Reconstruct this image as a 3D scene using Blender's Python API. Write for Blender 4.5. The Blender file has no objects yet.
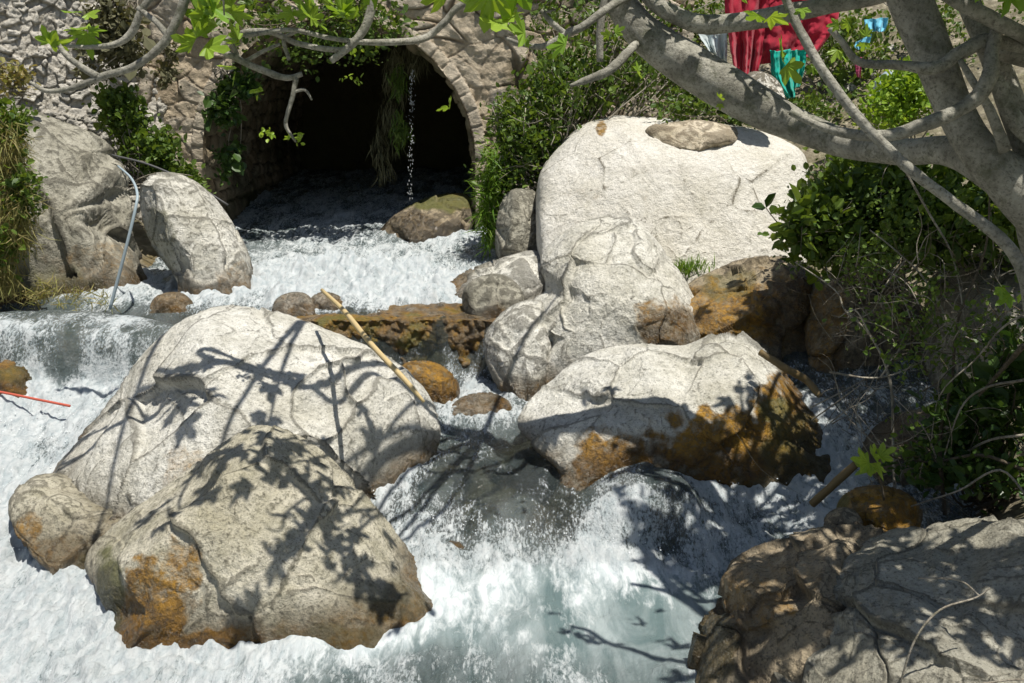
import bpy, bmesh, math, random
import numpy as np
R = math.radians
rng = np.random.default_rng(7)
random.seed(7)
scene = bpy.context.scene
COL = scene.collection

# ------------------------------------------------------------ camera
CAMZ, PITCH, F = 2.44, R(14.7), 995.0
cam_d = bpy.data.cameras.new('camera'); cam_d.sensor_width = 36.0
cam_d.lens = F * 36.0 / 1024.0; cam_d.clip_start = 0.05; cam_d.clip_end = 600
cam = bpy.data.objects.new('camera', cam_d); COL.objects.link(cam)
cam.location = (0, 0, CAMZ); cam.rotation_euler = (math.pi/2 - PITCH, 0, 0)
scene.camera = cam
# ------------------------------------------------------------ sky, sun, exposure
SUN = np.array([0.20, -0.20, 0.93]); SUN /= np.linalg.norm(SUN)   # towards the sun
elev = math.asin(SUN[2])
world = bpy.data.worlds.new('World'); scene.world = world; world.use_nodes = True
wn = world.node_tree; bg = wn.nodes['Background']
sky = wn.nodes.new('ShaderNodeTexSky'); sky.sky_type = 'NISHITA'; sky.sun_disc = False
sky.sun_elevation = elev; sky.sun_rotation = math.atan2(SUN[0], SUN[1])
wn.links.new(sky.outputs[0], bg.inputs[0]); bg.inputs[1].default_value = 0.065
sl = bpy.data.lights.new('sun', 'SUN'); sl.energy = 5.0; sl.angle = R(0.5); sl.color = (1.0, 0.955, 0.88)
so = bpy.data.objects.new('sun', sl); COL.objects.link(so)
import mathutils
so.rotation_euler = mathutils.Vector(SUN).to_track_quat('Z', 'Y').to_euler()
so.location = (0, 0, 20)
vs = scene.view_settings
vs.view_transform = 'Standard'; vs.look = 'None'; vs.gamma = 1; vs.use_curve_mapping = False
vs.exposure = 0.32
scene.cycles.max_bounces = 8; scene.cycles.diffuse_bounces = 3; scene.cycles.glossy_bounces = 3
scene.cycles.transparent_max_bounces = 24; scene.cycles.transmission_bounces = 4
scene.cycles.use_denoising = True

# ------------------------------------------------------------ pixel -> world
FWD = np.array([0, math.cos(PITCH), -math.sin(PITCH)])
UP = np.array([0, math.sin(PITCH), math.cos(PITCH)])
RT = np.array([1.0, 0, 0])
CAM = np.array([0, 0, CAMZ])
def ray(px, py):
    return FWD + RT*((px-512)/F) + UP*((341.5-py)/F)
def P(px, py, Y):                    # point seen at that pixel standing Y metres out
    d = ray(px, py); return CAM + d*(Y/d[1])
def PZ(px, py, z):                   # point seen at that pixel at height z
    d = ray(px, py); return CAM + d*((z-CAMZ)/d[2])
def proj(V):
    q = V - CAM; w = q@FWD
    w = np.where(np.abs(w) < 1e-6, 1e-6, w)
    return 512 + F*(q@RT)/w, 341.5 - F*(q@UP)/w

# ------------------------------------------------------------ noise
_perm = rng.permutation(256); _perm = np.concatenate([_perm, _perm, _perm])
_g = rng.normal(size=(256, 3)); _g /= np.linalg.norm(_g, axis=1)[:, None]
def perlin(p):
    p = np.asarray(p, float); i = np.floor(p).astype(int); f = p - i; i &= 255
    u = f*f*f*(f*(f*6-15)+10)
    out = 0
    for dx in (0, 1):
        for dy in (0, 1):
            for dz in (0, 1):
                h = _perm[_perm[_perm[i[:, 0]+dx]+i[:, 1]+dy]+i[:, 2]+dz] & 255
                g = _g[h]
                d = g[:, 0]*(f[:, 0]-dx)+g[:, 1]*(f[:, 1]-dy)+g[:, 2]*(f[:, 2]-dz)
                w = (u[:, 0] if dx else 1-u[:, 0])*(u[:, 1] if dy else 1-u[:, 1])*(u[:, 2] if dz else 1-u[:, 2])
                out = out + w*d
    return out*1.5
def fbm(p, o=4, gain=0.5):
    s = 0; a = 1
    for k in range(o):
        s = s + a*perlin(p*2.03**k + 17.3*k); a *= gain
    return s
def ridged(p, o=4, gain=0.5):
    s = 0; a = 1
    for k in range(o):
        s = s + a*(1-2.2*np.abs(perlin(p*2.03**k + 31.7*k))); a *= gain
    return s
def hash2(ix, iy, s=0):
    h = (ix*374761393 + iy*668265263 + s*974634777) & 0xffffffff
    h = ((h ^ (h >> 13))*1274126177) & 0xffffffff
    return ((h ^ (h >> 16)) & 0xffff)/65535.0
def worley2(u, v, jit=0.8, shift=True):
    """cells in rough courses; F1, F2, cell random"""
    iu = np.floor(u).astype(np.int64); iv = np.floor(v).astype(np.int64)
    f1 = np.full(u.shape, 9.); f2 = np.full(u.shape, 9.); cid = np.zeros(u.shape)
    for a in (-1, 0, 1):
        for b in (-1, 0, 1):
            cx = iu+a; cy = iv+b
            off = 0.5*(cy & 1) if shift else 0
            qx = cx + .5 + off*0.6 + (hash2(cx, cy, 1)-.5)*jit
            qy = cy + .5 + (hash2(cx, cy, 2)-.5)*jit
            d = np.sqrt((u-qx)**2 + (v-qy)**2)
            m = d < f1
            f2 = np.where(m, f1, np.minimum(f2, d)); cid = np.where(m, hash2(cx, cy, 3), cid); f1 = np.where(m, d, f1)
    return f1, f2, cid
def worley3(p, seed=0):
    i = np.floor(p).astype(np.int64)
    f1 = np.full(len(p), 9.); f2 = f1.copy(); cid = np.zeros(len(p))
    for a in (-1, 0, 1):
        for b in (-1, 0, 1):
            for c in (-1, 0, 1):
                x, y, z = i[:, 0]+a, i[:, 1]+b, i[:, 2]+c
                h = [hash2(x + 57*z, y + 131*z, s+seed) for s in (1, 2, 3, 4)]
                d = np.sqrt((p[:, 0]-x-h[0])**2+(p[:, 1]-y-h[1])**2+(p[:, 2]-z-h[2])**2)
                m = d < f1
                f2 = np.where(m, f1, np.minimum(f2, d)); cid = np.where(m, h[3], cid); f1 = np.where(m, d, f1)
    return f1, f2, cid
def plates(p, scale, seed=0):
    """broken facets: every cell of the stone has its own tilt"""
    p = p*scale; i = np.floor(p).astype(np.int64); f1 = np.full(len(p), 9.); f2 = f1.copy(); out = np.zeros(len(p))
    for a in (-1, 0, 1):
        for b in (-1, 0, 1):
            for c in (-1, 0, 1):
                x, y, z = i[:, 0]+a, i[:, 1]+b, i[:, 2]+c
                h = [hash2(x + 57*z, y + 131*z, s+seed) for s in (11, 12, 13, 14, 15, 16, 17)]
                dx, dy, dz = p[:, 0]-x-h[0], p[:, 1]-y-h[1], p[:, 2]-z-h[2]; d = np.sqrt(dx*dx+dy*dy+dz*dz); m = d < f1
                v = (h[3]-.5)*dx*2+(h[4]-.5)*dy*2+(h[5]-.5)*dz*2+(h[6]-.5)*.6
                f2 = np.where(m, f1, np.minimum(f2, d)); out = np.where(m, v, out); f1 = np.where(m, d, f1)
    return out/scale, f2-f1
def sstep(a, b, x):
    t = np.clip((x-a)/(b-a), 0, 1); return t*t*(3-2*t)

# ------------------------------------------------------------ mesh helpers
def mesh_np(name, V, Fc, mat, parent=None, smooth=True, attrs=None, local=None):
    """one mesh object from numpy arrays (all faces same size)"""
    V = np.asarray(V, np.float32); Fc = np.asarray(Fc, np.int32)
    me = bpy.data.meshes.new(name)
    n, k = Fc.shape
    me.vertices.add(len(V)); me.vertices.foreach_set('co', V.ravel())
    me.loops.add(n*k); me.loops.foreach_set('vertex_index', Fc.ravel())
    me.polygons.add(n); me.polygons.foreach_set('loop_start', np.arange(0, n*k, k, dtype=np.int32))
    me.polygons.foreach_set('use_smooth', np.full(n, smooth))
    me.update(calc_edges=True)
    if attrs:
        for an, av in attrs.items():
            av = np.asarray(av, np.float32)
            if av.ndim == 1:
                a = me.attributes.new(an, 'FLOAT', 'POINT'); a.data.foreach_set('value', av)
            else:
                a = me.attributes.new(an, 'FLOAT_COLOR', 'POINT')
                c = np.ones((len(V), 4), np.float32); c[:, :3] = av; a.data.foreach_set('color', c.ravel())
    me.materials.append(mat)
    o = bpy.data.objects.new(name, me); COL.objects.link(o)
    if parent: o.parent = parent
    return o
def recenter(o, base):
    """move the object's origin to base without moving its geometry"""
    me = o.data; n = len(me.vertices); a = np.empty(n*3, np.float32); me.vertices.foreach_get('co', a)
    a = a.reshape(-1, 3) - np.asarray(base, np.float32); me.vertices.foreach_set('co', a.ravel()); me.update()
    o.location = tuple(float(c) for c in base)
def tag(o, label=None, cat=None, group=None, kind=None):
    if label: o['label'] = label
    if cat: o['category'] = cat
    if group: o['group'] = group
    if kind: o['kind'] = kind
    return o
def empty(name, loc=(0, 0, 0)):
    o = bpy.data.objects.new(name, None); COL.objects.link(o); o.location = tuple(float(c) for c in loc)
    o.empty_display_size = 0.1
    return o
def fix_children(root):
    """children were built in world space: give them the root as parent, unmoved"""
    for ch in root.children: ch.location = tuple(ch.location[i]-root.location[i] for i in range(3))

class MB:
    def __init__(s): s.V = []; s.F = []; s.A = []; s.n = 0
    def add(s, V, Fc, a=None):
        V = np.asarray(V, float); s.V.append(V); s.F.append(np.asarray(Fc)+s.n); s.n += len(V)
        s.A.append(np.full(len(V), 0.0 if a is None else a) if np.ndim(a) == 0 else np.asarray(a))
    def build(s, name, mat, parent=None, smooth=True):
        return mesh_np(name, np.concatenate(s.V), np.concatenate(s.F), mat, parent, smooth, {'v': np.concatenate(s.A)})
def catmull(pts, sub=6):
    p = np.asarray(pts, float); p = np.vstack([2*p[0]-p[1], p, 2*p[-1]-p[-2]]); out = []
    for i in range(1, len(p)-2):
        for t in np.linspace(0, 1, sub, endpoint=False):
            a, b, c, d = p[i-1], p[i], p[i+1], p[i+2]
            out.append(.5*((2*b)+(-a+c)*t+(2*a-5*b+4*c-d)*t*t+(-a+3*b-3*c+d)*t**3))
    out.append(p[-2]); return np.array(out)
def tube(mb, pts, rad, sides=8, sub=6, rough=0.0, seed=0, a=None, cap=True):
    """smooth tapered tube through pts (Nx3), radii per point"""
    q = catmull(np.column_stack([np.asarray(pts, float), np.asarray(rad, float)]), sub)
    p, r = q[:, :3], np.maximum(q[:, 3], 0.0008)
    t = np.gradient(p, axis=0); t /= np.linalg.norm(t, axis=1)[:, None]+1e-9
    n = np.cross(t[0], [0, 0, 1.]);
    if np.linalg.norm(n) < .1: n = np.cross(t[0], [1., 0, 0])
    n /= np.linalg.norm(n); ang = np.linspace(0, 2*np.pi, sides, endpoint=False); V = []
    for i in range(len(p)):
        n = n - t[i]*(n@t[i]); n /= np.linalg.norm(n); b = np.cross(t[i], n)
        V.append(p[i] + r[i]*(np.cos(ang)[:, None]*n + np.sin(ang)[:, None]*b))
    V = np.array(V)
    if rough:
        w = V.reshape(-1, 3); c = np.repeat(p, sides, axis=0)
        d = w-c; k = 1+rough*(fbm(w*(0.6/max(r.mean(), .004))*.5+seed*3.1, 3))
        V = (c+d*k[:, None]).reshape(V.shape)
    m = len(p); V = V.reshape(-1, 3); Fc = []
    i = np.arange(m-1)[:, None]*sides; j = np.arange(sides)[None, :]; j2 = (j+1) % sides
    Fc = np.stack([i+j, i+j2, i+sides+j2, i+sides+j], -1).reshape(-1, 4)
    if cap:
        V = np.vstack([V, p[:1], p[-1:]]); c0 = m*sides; e = (m-1)*sides
        capf = []
        for k in range(0, sides, 2):
            capf.append([c0, (k+2) % sides, (k+1) % sides, k]); capf.append([c0+1, e+k, e+(k+1) % sides, e+(k+2) % sides])
        Fc = np.vstack([Fc, capf])
    mb.add(V, Fc, a)
    return p
_ico = {}
def ico(level):
    if level not in _ico:
        bm = bmesh.new(); bmesh.ops.create_icosphere(bm, subdivisions=level, radius=1.0)
        V = np.array([v.co[:] for v in bm.verts]); Fc = np.array([[v.index for v in f.verts] for f in bm.faces])
        bm.free(); V /= np.linalg.norm(V, axis=1)[:, None]; _ico[level] = (V, Fc)
    return _ico[level]
def relax(V, Fc, it):
    e = np.vstack([Fc[:, [0, 1]], Fc[:, [1, 2]], Fc[:, [2, 0]]]); n = np.bincount(e[:, 0], minlength=len(V)).astype(float)
    for _ in range(it):
        A = np.column_stack([np.bincount(e[:, 0], V[e[:, 1], k], len(V)) for k in range(3)])/n[:, None]; V = .4*V+.6*A
    return V
def subdiv(V, Fc):
    e = np.sort(np.vstack([Fc[:, [0, 1]], Fc[:, [1, 2]], Fc[:, [2, 0]]]), 1); key = e[:, 0].astype(np.int64)*len(V)+e[:, 1]
    u, inv = np.unique(key, return_inverse=True); inv = inv.ravel(); n = len(V); M_ = .5*(V[u//n]+V[u % n]); m = n+inv; k = len(Fc)
    ab, bc, ca = m[:k], m[k:2*k], m[2*k:]
    return np.vstack([V, M_]), np.vstack([np.column_stack([Fc[:, 0], ab, ca]), np.column_stack([Fc[:, 1], bc, ab]), np.column_stack([Fc[:, 2], ca, bc]), np.column_stack([ab, bc, ca])])
def vnormals(V, Fc):
    n = np.cross(V[Fc[:, 1]]-V[Fc[:, 0]], V[Fc[:, 2]]-V[Fc[:, 0]]); N = np.zeros_like(V)
    for k in range(Fc.shape[1]):
        for c in range(3): N[:, c] += np.bincount(Fc[:, k], n[:, c], len(V))
    return N/(np.linalg.norm(N, axis=1)[:, None]+1e-12)
def grid_faces(nr, nc):
    i = np.arange(nr-1)[:, None]*nc; j = np.arange(nc-1)[None, :]
    return np.stack([i+j, i+j+1, i+nc+j+1, i+nc+j], -1).reshape(-1, 4)

# ------------------------------------------------------------ materials
class NT:
    def __init__(s, name):
        s.m = bpy.data.materials.new(name); s.m.use_nodes = True; s.t = s.m.node_tree; s.t.nodes.clear()
        s.out = s.n('ShaderNodeOutputMaterial')
        s.tc = s.n('ShaderNodeTexCoord')
        s.geo = s.n('ShaderNodeNewGeometry')
    def n(s, typ, **k):
        nd = s.t.nodes.new(typ)
        for a, b in k.items(): setattr(nd, a, b)
        return nd
    def put(s, sock, v):
        if isinstance(v, bpy.types.NodeSocket): s.t.links.new(v, sock)
        elif isinstance(v, (tuple, list)) and len(v) == 3 and sock.type == 'RGBA': sock.default_value = (*v, 1)
        else: sock.default_value = v
    def noise(s, scale, detail=5, rough=.55, vec=None, dist=0):
        nd = s.n('ShaderNodeTexNoise'); s.put(nd.inputs['Vector'], vec or s.geo.outputs['Position'])
        nd.inputs['Scale'].default_value = scale; nd.inputs['Detail'].default_value = detail
        nd.inputs['Roughness'].default_value = rough; nd.inputs['Distortion'].default_value = dist
        return nd.outputs['Fac']
    def voro(s, scale, feature='F1', out='Distance', vec=None):
        nd = s.n('ShaderNodeTexVoronoi'); nd.feature = feature; s.put(nd.inputs['Vector'], vec or s.geo.outputs['Position'])
        nd.inputs['Scale'].default_value = scale; return nd.outputs[out]
    def math(s, op, a, b=0.5, c=None):
        nd = s.n('ShaderNodeMath', operation=op); s.put(nd.inputs[0], a); s.put(nd.inputs[1], b)
        if c is not None: s.put(nd.inputs[2], c)
        return nd.outputs[0]
    def ramp(s, fac, *stops):
        nd = s.n('ShaderNodeValToRGB'); s.put(nd.inputs[0], fac); e = nd.color_ramp.elements
        while len(e) < len(stops): e.new(.5)
        for i, (p, c) in enumerate(stops):
            e[i].position = p; e[i].color = (*c, 1) if isinstance(c, tuple) else (c, c, c, 1)
        return nd.outputs[0]
    def mix(s, fac, a, b, mode='MIX'):
        nd = s.n('ShaderNodeMix', data_type='RGBA', blend_type=mode); s.put(nd.inputs[0], fac)
        s.put(nd.inputs[6], a); s.put(nd.inputs[7], b); return nd.outputs[2]
    def attr(s, name, out='Fac'):
        nd = s.n('ShaderNodeAttribute'); nd.attribute_name = name; return nd.outputs[out]
    def sep(s, c):
        nd = s.n('ShaderNodeSeparateColor'); s.put(nd.inputs[0], c); return nd.outputs
    def mapv(s, scale, vec=None, rot=(0, 0, 0)):
        nd = s.n('ShaderNodeMapping'); s.put(nd.inputs[0], vec or s.geo.outputs['Position'])
        nd.inputs['Scale'].default_value = scale; nd.inputs['Rotation'].default_value = rot; return nd.outputs[0]
    def bump(s, h, dist, strength=1, normal=None):
        nd = s.n('ShaderNodeBump'); s.put(nd.inputs['Height'], h); nd.inputs['Distance'].default_value = dist
        nd.inputs['Strength'].default_value = strength
        if normal is not None: s.put(nd.inputs['Normal'], normal)
        return nd.outputs[0]
    def pbr(s, color, rough=.8, normal=None, spec=.4, **k):
        nd = s.n('ShaderNodeBsdfPrincipled'); s.put(nd.inputs['Base Color'], color); s.put(nd.inputs['Roughness'], rough)
        s.put(nd.inputs['Specular IOR Level'], spec)
        if normal is not None: s.put(nd.inputs['Normal'], normal)
        for a, b in k.items(): s.put(nd.inputs[a.replace('_', ' ')], b)
        return nd.outputs[0]
    def mixs(s, fac, a, b):
        nd = s.n('ShaderNodeMixShader'); s.put(nd.inputs[0], fac); s.put(nd.inputs[1], a); s.put(nd.inputs[2], b); return nd.outputs[0]
    def done(s, sh): s.put(s.out.inputs[0], sh); return s.m

def rock_mat(name, light, mid, dark, pit=1.0, speck=.5, cavity=.6):
    t = NT(name)
    big = t.noise(1.3, 4, .55); med = t.noise(5.5, 8, .72); fine = t.noise(26, 8, .75); vfine = t.noise(95, 4, .7)
    c = t.mix(t.ramp(med, (.36, 0.), (.66, 1.)), light, mid)
    c = t.mix(t.math('MULTIPLY', t.ramp(big, (.42, 0.), (.68, 1.)), .45), c, (mid[0]*.8, mid[1]*.76, mid[2]*.64))
    c = t.mix(t.math('MULTIPLY', t.ramp(fine, (.52, 0.), (.64, 1.)), .55*speck+.12), c, dark)
    c = t.mix(t.math('MULTIPLY', t.ramp(vfine, (.55, 0.), (.63, 1.)), speck), c, dark)
    c = t.mix(t.math('MULTIPLY', t.ramp(fine, (.28, 1.), (.46, 0.)), .5), c, (min(1, light[0]*1.12), min(1, light[1]*1.12), min(1, light[2]*1.12)))
    st = t.noise(4, 7, .75, t.mapv((1.2, 1.2, .25)), .8)
    c = t.mix(t.math('MULTIPLY', t.ramp(st, (.50, 0.), (.72, 1.)), .45*speck+.05), c, (dark[0]*1.3, dark[1]*1.3, dark[2]*1.1))
    # darker in the pits and cracks of the stone (from its own shape)
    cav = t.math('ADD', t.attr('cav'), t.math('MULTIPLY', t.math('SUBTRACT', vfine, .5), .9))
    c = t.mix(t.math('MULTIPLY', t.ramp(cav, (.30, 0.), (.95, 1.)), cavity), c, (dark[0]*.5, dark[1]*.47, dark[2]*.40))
    s = t.sep(t.attr('stain', 'Color'))  # ochre, moss, wet; moss and wet also hold some painted shade
    och = t.mix(t.ramp(t.noise(7, 7, .75), (.42, 0.), (.64, 1.)), (.36, .19, .018), (.12, .065, .013))
    och = t.mix(t.math('MULTIPLY', t.ramp(t.noise(30, 6, .75), (.47, 0.), (.60, 1.)), .85), och, (.045, .028, .012))
    och = t.mix(t.math('MULTIPLY', t.ramp(t.noise(15, 7, .8), (.53, 0.), (.64, 1.)), .7), och, (.38, .30, .17))
    of = t.math('ADD', s[0], t.math('MULTIPLY', t.math('SUBTRACT', t.noise(20, 6, .75), .5), t.math('MULTIPLY', t.math('MINIMUM', s[0], t.math('SUBTRACT', 1.15, s[0])), 3.)))
    c = t.mix(t.ramp(of, (.15, 0.), (.75, 1.)), c, och)
    c = t.mix(s[1], c, t.mix(t.noise(30), (.045, .06, .012), (.13, .12, .02)))
    wet = s[2]  # damp, plus shade painted on a few boulders
    c = t.mix(t.math('MULTIPLY', wet, .8), c, t.mix(1.0, c, (.28, .24, .18), 'MULTIPLY'))
    hgt = t.math('ADD', t.math('MULTIPLY', t.noise(17, 12, .68), .85), t.math('MULTIPLY', vfine, .16))
    v = t.voro(34, vec=t.mix(.06, t.geo.outputs['Position'], t.noise(14))); hgt = t.math('ADD', hgt, t.math('MULTIPLY', t.ramp(v, (.0, 0.), (.4, 1.)), .10*pit))
    nb = t.bump(hgt, .042, 1.)
    rough = t.math('SUBTRACT', .88, t.math('MULTIPLY', t.math('MAXIMUM', t.math('MULTIPLY', s[0], .85), wet), .66))
    return t.done(t.pbr(c, rough, nb, .5))
M = {}
M['pale'] = rock_mat('pale_limestone', (.75, .735, .67), (.50, .485, .42), (.13, .125, .10), 1., .62)
M['white'] = rock_mat('white_limestone', (.73, .705, .64), (.60, .575, .505), (.24, .22, .17), .8, .5, .9)
M['grey'] = rock_mat('grey_limestone', (.46, .44, .36), (.27, .255, .20), (.09, .085, .065), 1., .7)
M['olive'] = rock_mat('olive_limestone', (.63, .59, .48), (.38, .355, .26), (.10, .095, .065), 1., .65)
M['brown'] = rock_mat('brown_limestone', (.46, .38, .26), (.24, .195, .125), (.06, .05, .035), 1., .6)
M['tan'] = rock_mat('tan_limestone', (.62, .55, .42), (.48, .41, .29), (.22, .17, .11))

def leaf_mat(name, c1, c2, trans=.45, rough=.45):
    t = NT(name)
    v = t.attr('v')
    c = t.mix(v, c1, c2)
    c = t.mix(t.math('MULTIPLY', t.noise(60, 2), .5), c, (c1[0]*.6, c1[1]*.6, c1[2]*.5))
    p = t.pbr(c, rough, None, .35)
    tr = t.n('ShaderNodeBsdfTranslucent'); t.put(tr.inputs[0], t.mix(1.0, c, (1.5, 1.35, .55), 'MULTIPLY'))
    return t.done(t.mixs(trans, p, tr.outputs[0]))
M['fig_leaf'] = leaf_mat('fig_leaf', (.16, .30, .03), (.33, .46, .06), .38)
M['bush_leaf'] = leaf_mat('bush_leaf', (.07, .13, .025), (.17, .25, .04), .35)
M['dark_leaf'] = leaf_mat('dark_leaf', (.035, .08, .02), (.10, .17, .035), .3, .35)
M['dry_grass'] = leaf_mat('dry_grass', (.34, .28, .12), (.22, .25, .07), .3, .7)
M['green_grass'] = leaf_mat('green_grass', (.10, .22, .02), (.24, .36, .05), .4, .5)
M['moss_leaf'] = leaf_mat('hanging_moss', (.10, .10, .05), (.20, .19, .11), .2, .8)

def bark(name, a, b, d):
    t = NT(name)
    c = t.mix(t.ramp(t.noise(11, 7, .75), (.40, 0.), (.58, 1.)), a, b)
    c = t.mix(t.math('MULTIPLY', t.ramp(t.noise(4, 5, .7), (.48, 0.), (.62, 1.)), .6), c, tuple(min(1, x*1.5) for x in a))
    c = t.mix(t.math('MULTIPLY', t.ramp(t.noise(60, 5, .75), (.50, 0.), (.64, 1.)), .75), c, d)
    c = t.mix(t.math('MULTIPLY', t.ramp(t.noise(6.5, 7, .75), (.53, 0.), (.63, 1.)), .6), c, (d[0]*1.1, d[1]*1.25, d[2]*.9))
    nb = t.bump(t.math('ADD', t.noise(45, 8, .75), t.math('MULTIPLY', t.noise(9, 5), 1.5)), .014, 1.)
    return t.done(t.pbr(c, .85, nb, .25))
M['bark'] = bark('fig_bark', (.36, .345, .29), (.23, .22, .18), (.09, .085, .065))
M['twig'] = bark('dead_twig', (.40, .36, .29), (.24, .21, .16), (.1, .09, .07))
M['twig_dark'] = bark('dark_twig', (.16, .13, .09), (.09, .075, .05), (.04, .03, .02))

# water
t = NT('stream_water')
fo = t.attr('foam'); ml = t.attr('milk'); calm = t.attr('calm')
flow = t.mapv((1.35, .42, 1.0), rot=(0, 0, .18))
big = t.noise(4.5, 5, .62, flow, 1.0); nmid = t.noise(15, 6, .7, flow, .9); nfin = t.noise(60, 5, .75, flow, .4)
grain = t.math('SUBTRACT', 1.0, t.math('MULTIPLY', calm, .80))
nz = t.math('ADD', t.math('MULTIPLY', big, .45), t.math('MULTIPLY', nmid, .35))
k = t.math('ADD', t.math('MULTIPLY', fo, 1.35), t.math('MULTIPLY', t.math('SUBTRACT', nz, .40), 3.6))
k = t.math('ADD', k, t.math('MULTIPLY', t.math('SUBTRACT', nfin, .5), t.math('MULTIPLY', grain, 2.6)))
fm = t.ramp(k, (.50, 0.), (1.25, 1.))
fin_h = t.math('ADD', t.noise(30, 6, .72, flow, .6), t.math('MULTIPLY', t.noise(130, 3, .6), .3))
hw = t.math('ADD', t.math('MULTIPLY', fin_h, grain), t.math('MULTIPLY', t.noise(9, 5, .6, flow, .8), .5))
nb = t.bump(hw, .040, .9)
tr = t.n('ShaderNodeBsdfTransparent'); t.put(tr.inputs[0], (.82, .90, .86))
gl = t.n('ShaderNodeBsdfGlossy'); t.put(gl.inputs[0], (1, 1, 1)); gl.inputs['Roughness'].default_value = .07; t.put(gl.inputs['Normal'], nb)
fr = t.n('ShaderNodeFresnel'); fr.inputs[0].default_value = 1.33; t.put(fr.inputs['Normal'], nb)
milk = t.pbr(t.mix(t.ramp(t.noise(3.2, 5, .6, flow, .8), (.38, 0.), (.64, 1.)), (.12, .17, .17), (.32, .37, .37)), .22, nb, .5)
clear = t.mixs(fr.outputs[0], tr.outputs[0], gl.outputs[0])
body = t.mixs(ml, clear, milk)
foamc = t.mix(t.ramp(nmid, (.36, 0.), (.6, 1.)), (.40, .455, .47), (.60, .63, .63))
nbf = t.bump(t.math('ADD', t.math('MULTIPLY', t.noise(26, 7, .78, flow, .5), t.math('ADD', .25, t.math('MULTIPLY', grain, .75))), t.math('MULTIPLY', t.noise(110, 3, .7), t.math('MULTIPLY', grain, .35))), .028, .9)
foam = t.pbr(foamc, .6, nbf, .3)
M['water'] = t.done(t.mixs(fm, body, foam))
t = NT('spray'); M['spray'] = t.done(t.pbr((.85, .88, .88), .2, None, .5))

# ground / river bed
t = NT('river_bed')
v = t.voro(9, 'F1', 'Color'); vd = t.voro(9, 'F1')
c = t.mix(t.sep(v)[0], (.16, .13, .08), (.33, .30, .23))
c = t.mix(t.ramp(t.noise(3, 5, .7), (.45, 0.), (.6, 1.)), c, (.17, .115, .03))
c = t.mix(t.math('MULTIPLY', t.noise(40, 5, .7), .7), c, (.07, .06, .04))
dry = t.mix(t.ramp(t.noise(4, 6, .7), (.4, 0.), (.62, 1.)), (.42, .37, .27), (.17, .16, .08))
dry = t.mix(t.math('MULTIPLY', t.ramp(t.voro(11), (.25, 0.), (.5, 1.)), .6), dry, (.12, .10, .06))
c = t.mix(t.attr('dry'), c, dry)
nb = t.bump(t.math('ADD', t.math('MULTIPLY', vd, -1), t.noise(25, 6, .7)), .05, .9)
M['ground'] = t.done(t.pbr(c, .75, nb, .3))

def wall_mat(name, mort, cols, spec=.2):
    t = NT(name)
    s = t.sep(t.attr('stone', 'Color'))          # r: which stone, g: joint, b: stain
    c = t.ramp(s[0], *[(i/(len(cols)-1), cc) for i, cc in enumerate(cols)])
    c = t.mix(t.math('MULTIPLY', t.ramp(t.noise(12, 6, .7), (.42, 0.), (.66, 1.)), .5), c, tuple(x*.45 for x in cols[0]))
    c = t.mix(t.math('MULTIPLY', t.ramp(t.noise(45, 5, .7), (.5, 0.), (.7, 1.)), .4), c, tuple(min(1, x*1.2) for x in cols[-1]))
    c = t.mix(s[1], c, t.mix(t.noise(20, 5), mort, tuple(x*.5 for x in mort)))
    c = t.mix(s[2], c, t.mix(t.noise(8, 5, .7), (.035, .03, .018), (.06, .07, .02)))
    nb = t.bump(t.math('ADD', t.noise(22, 7, .7), t.math('MULTIPLY', t.noise(90, 3), .3)), .03, .9)
    return t.done(t.pbr(c, .9, nb, spec))
M['wall'] = wall_mat('wall_masonry', (.36, .28, .19), [(.42, .33, .22), (.58, .48, .34), (.52, .46, .36), (.66, .57, .44)])
M['rubble'] = wall_mat('rubble_masonry', (.30, .27, .21), [(.44, .41, .34), (.62, .58, .50), (.54, .51, .44), (.70, .66, .58)])
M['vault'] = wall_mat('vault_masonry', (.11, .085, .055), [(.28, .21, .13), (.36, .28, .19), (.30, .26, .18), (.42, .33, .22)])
def plain(name, col, rough=.6, bumpd=0, **k):
    t = NT(name); c = t.mix(t.math('MULTIPLY', t.noise(30, 5, .6), .4), col, tuple(x*.55 for x in col))
    return t.done(t.pbr(c, rough, t.bump(t.noise(60, 4), bumpd, .7) if bumpd else None, .3, **k))
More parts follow.
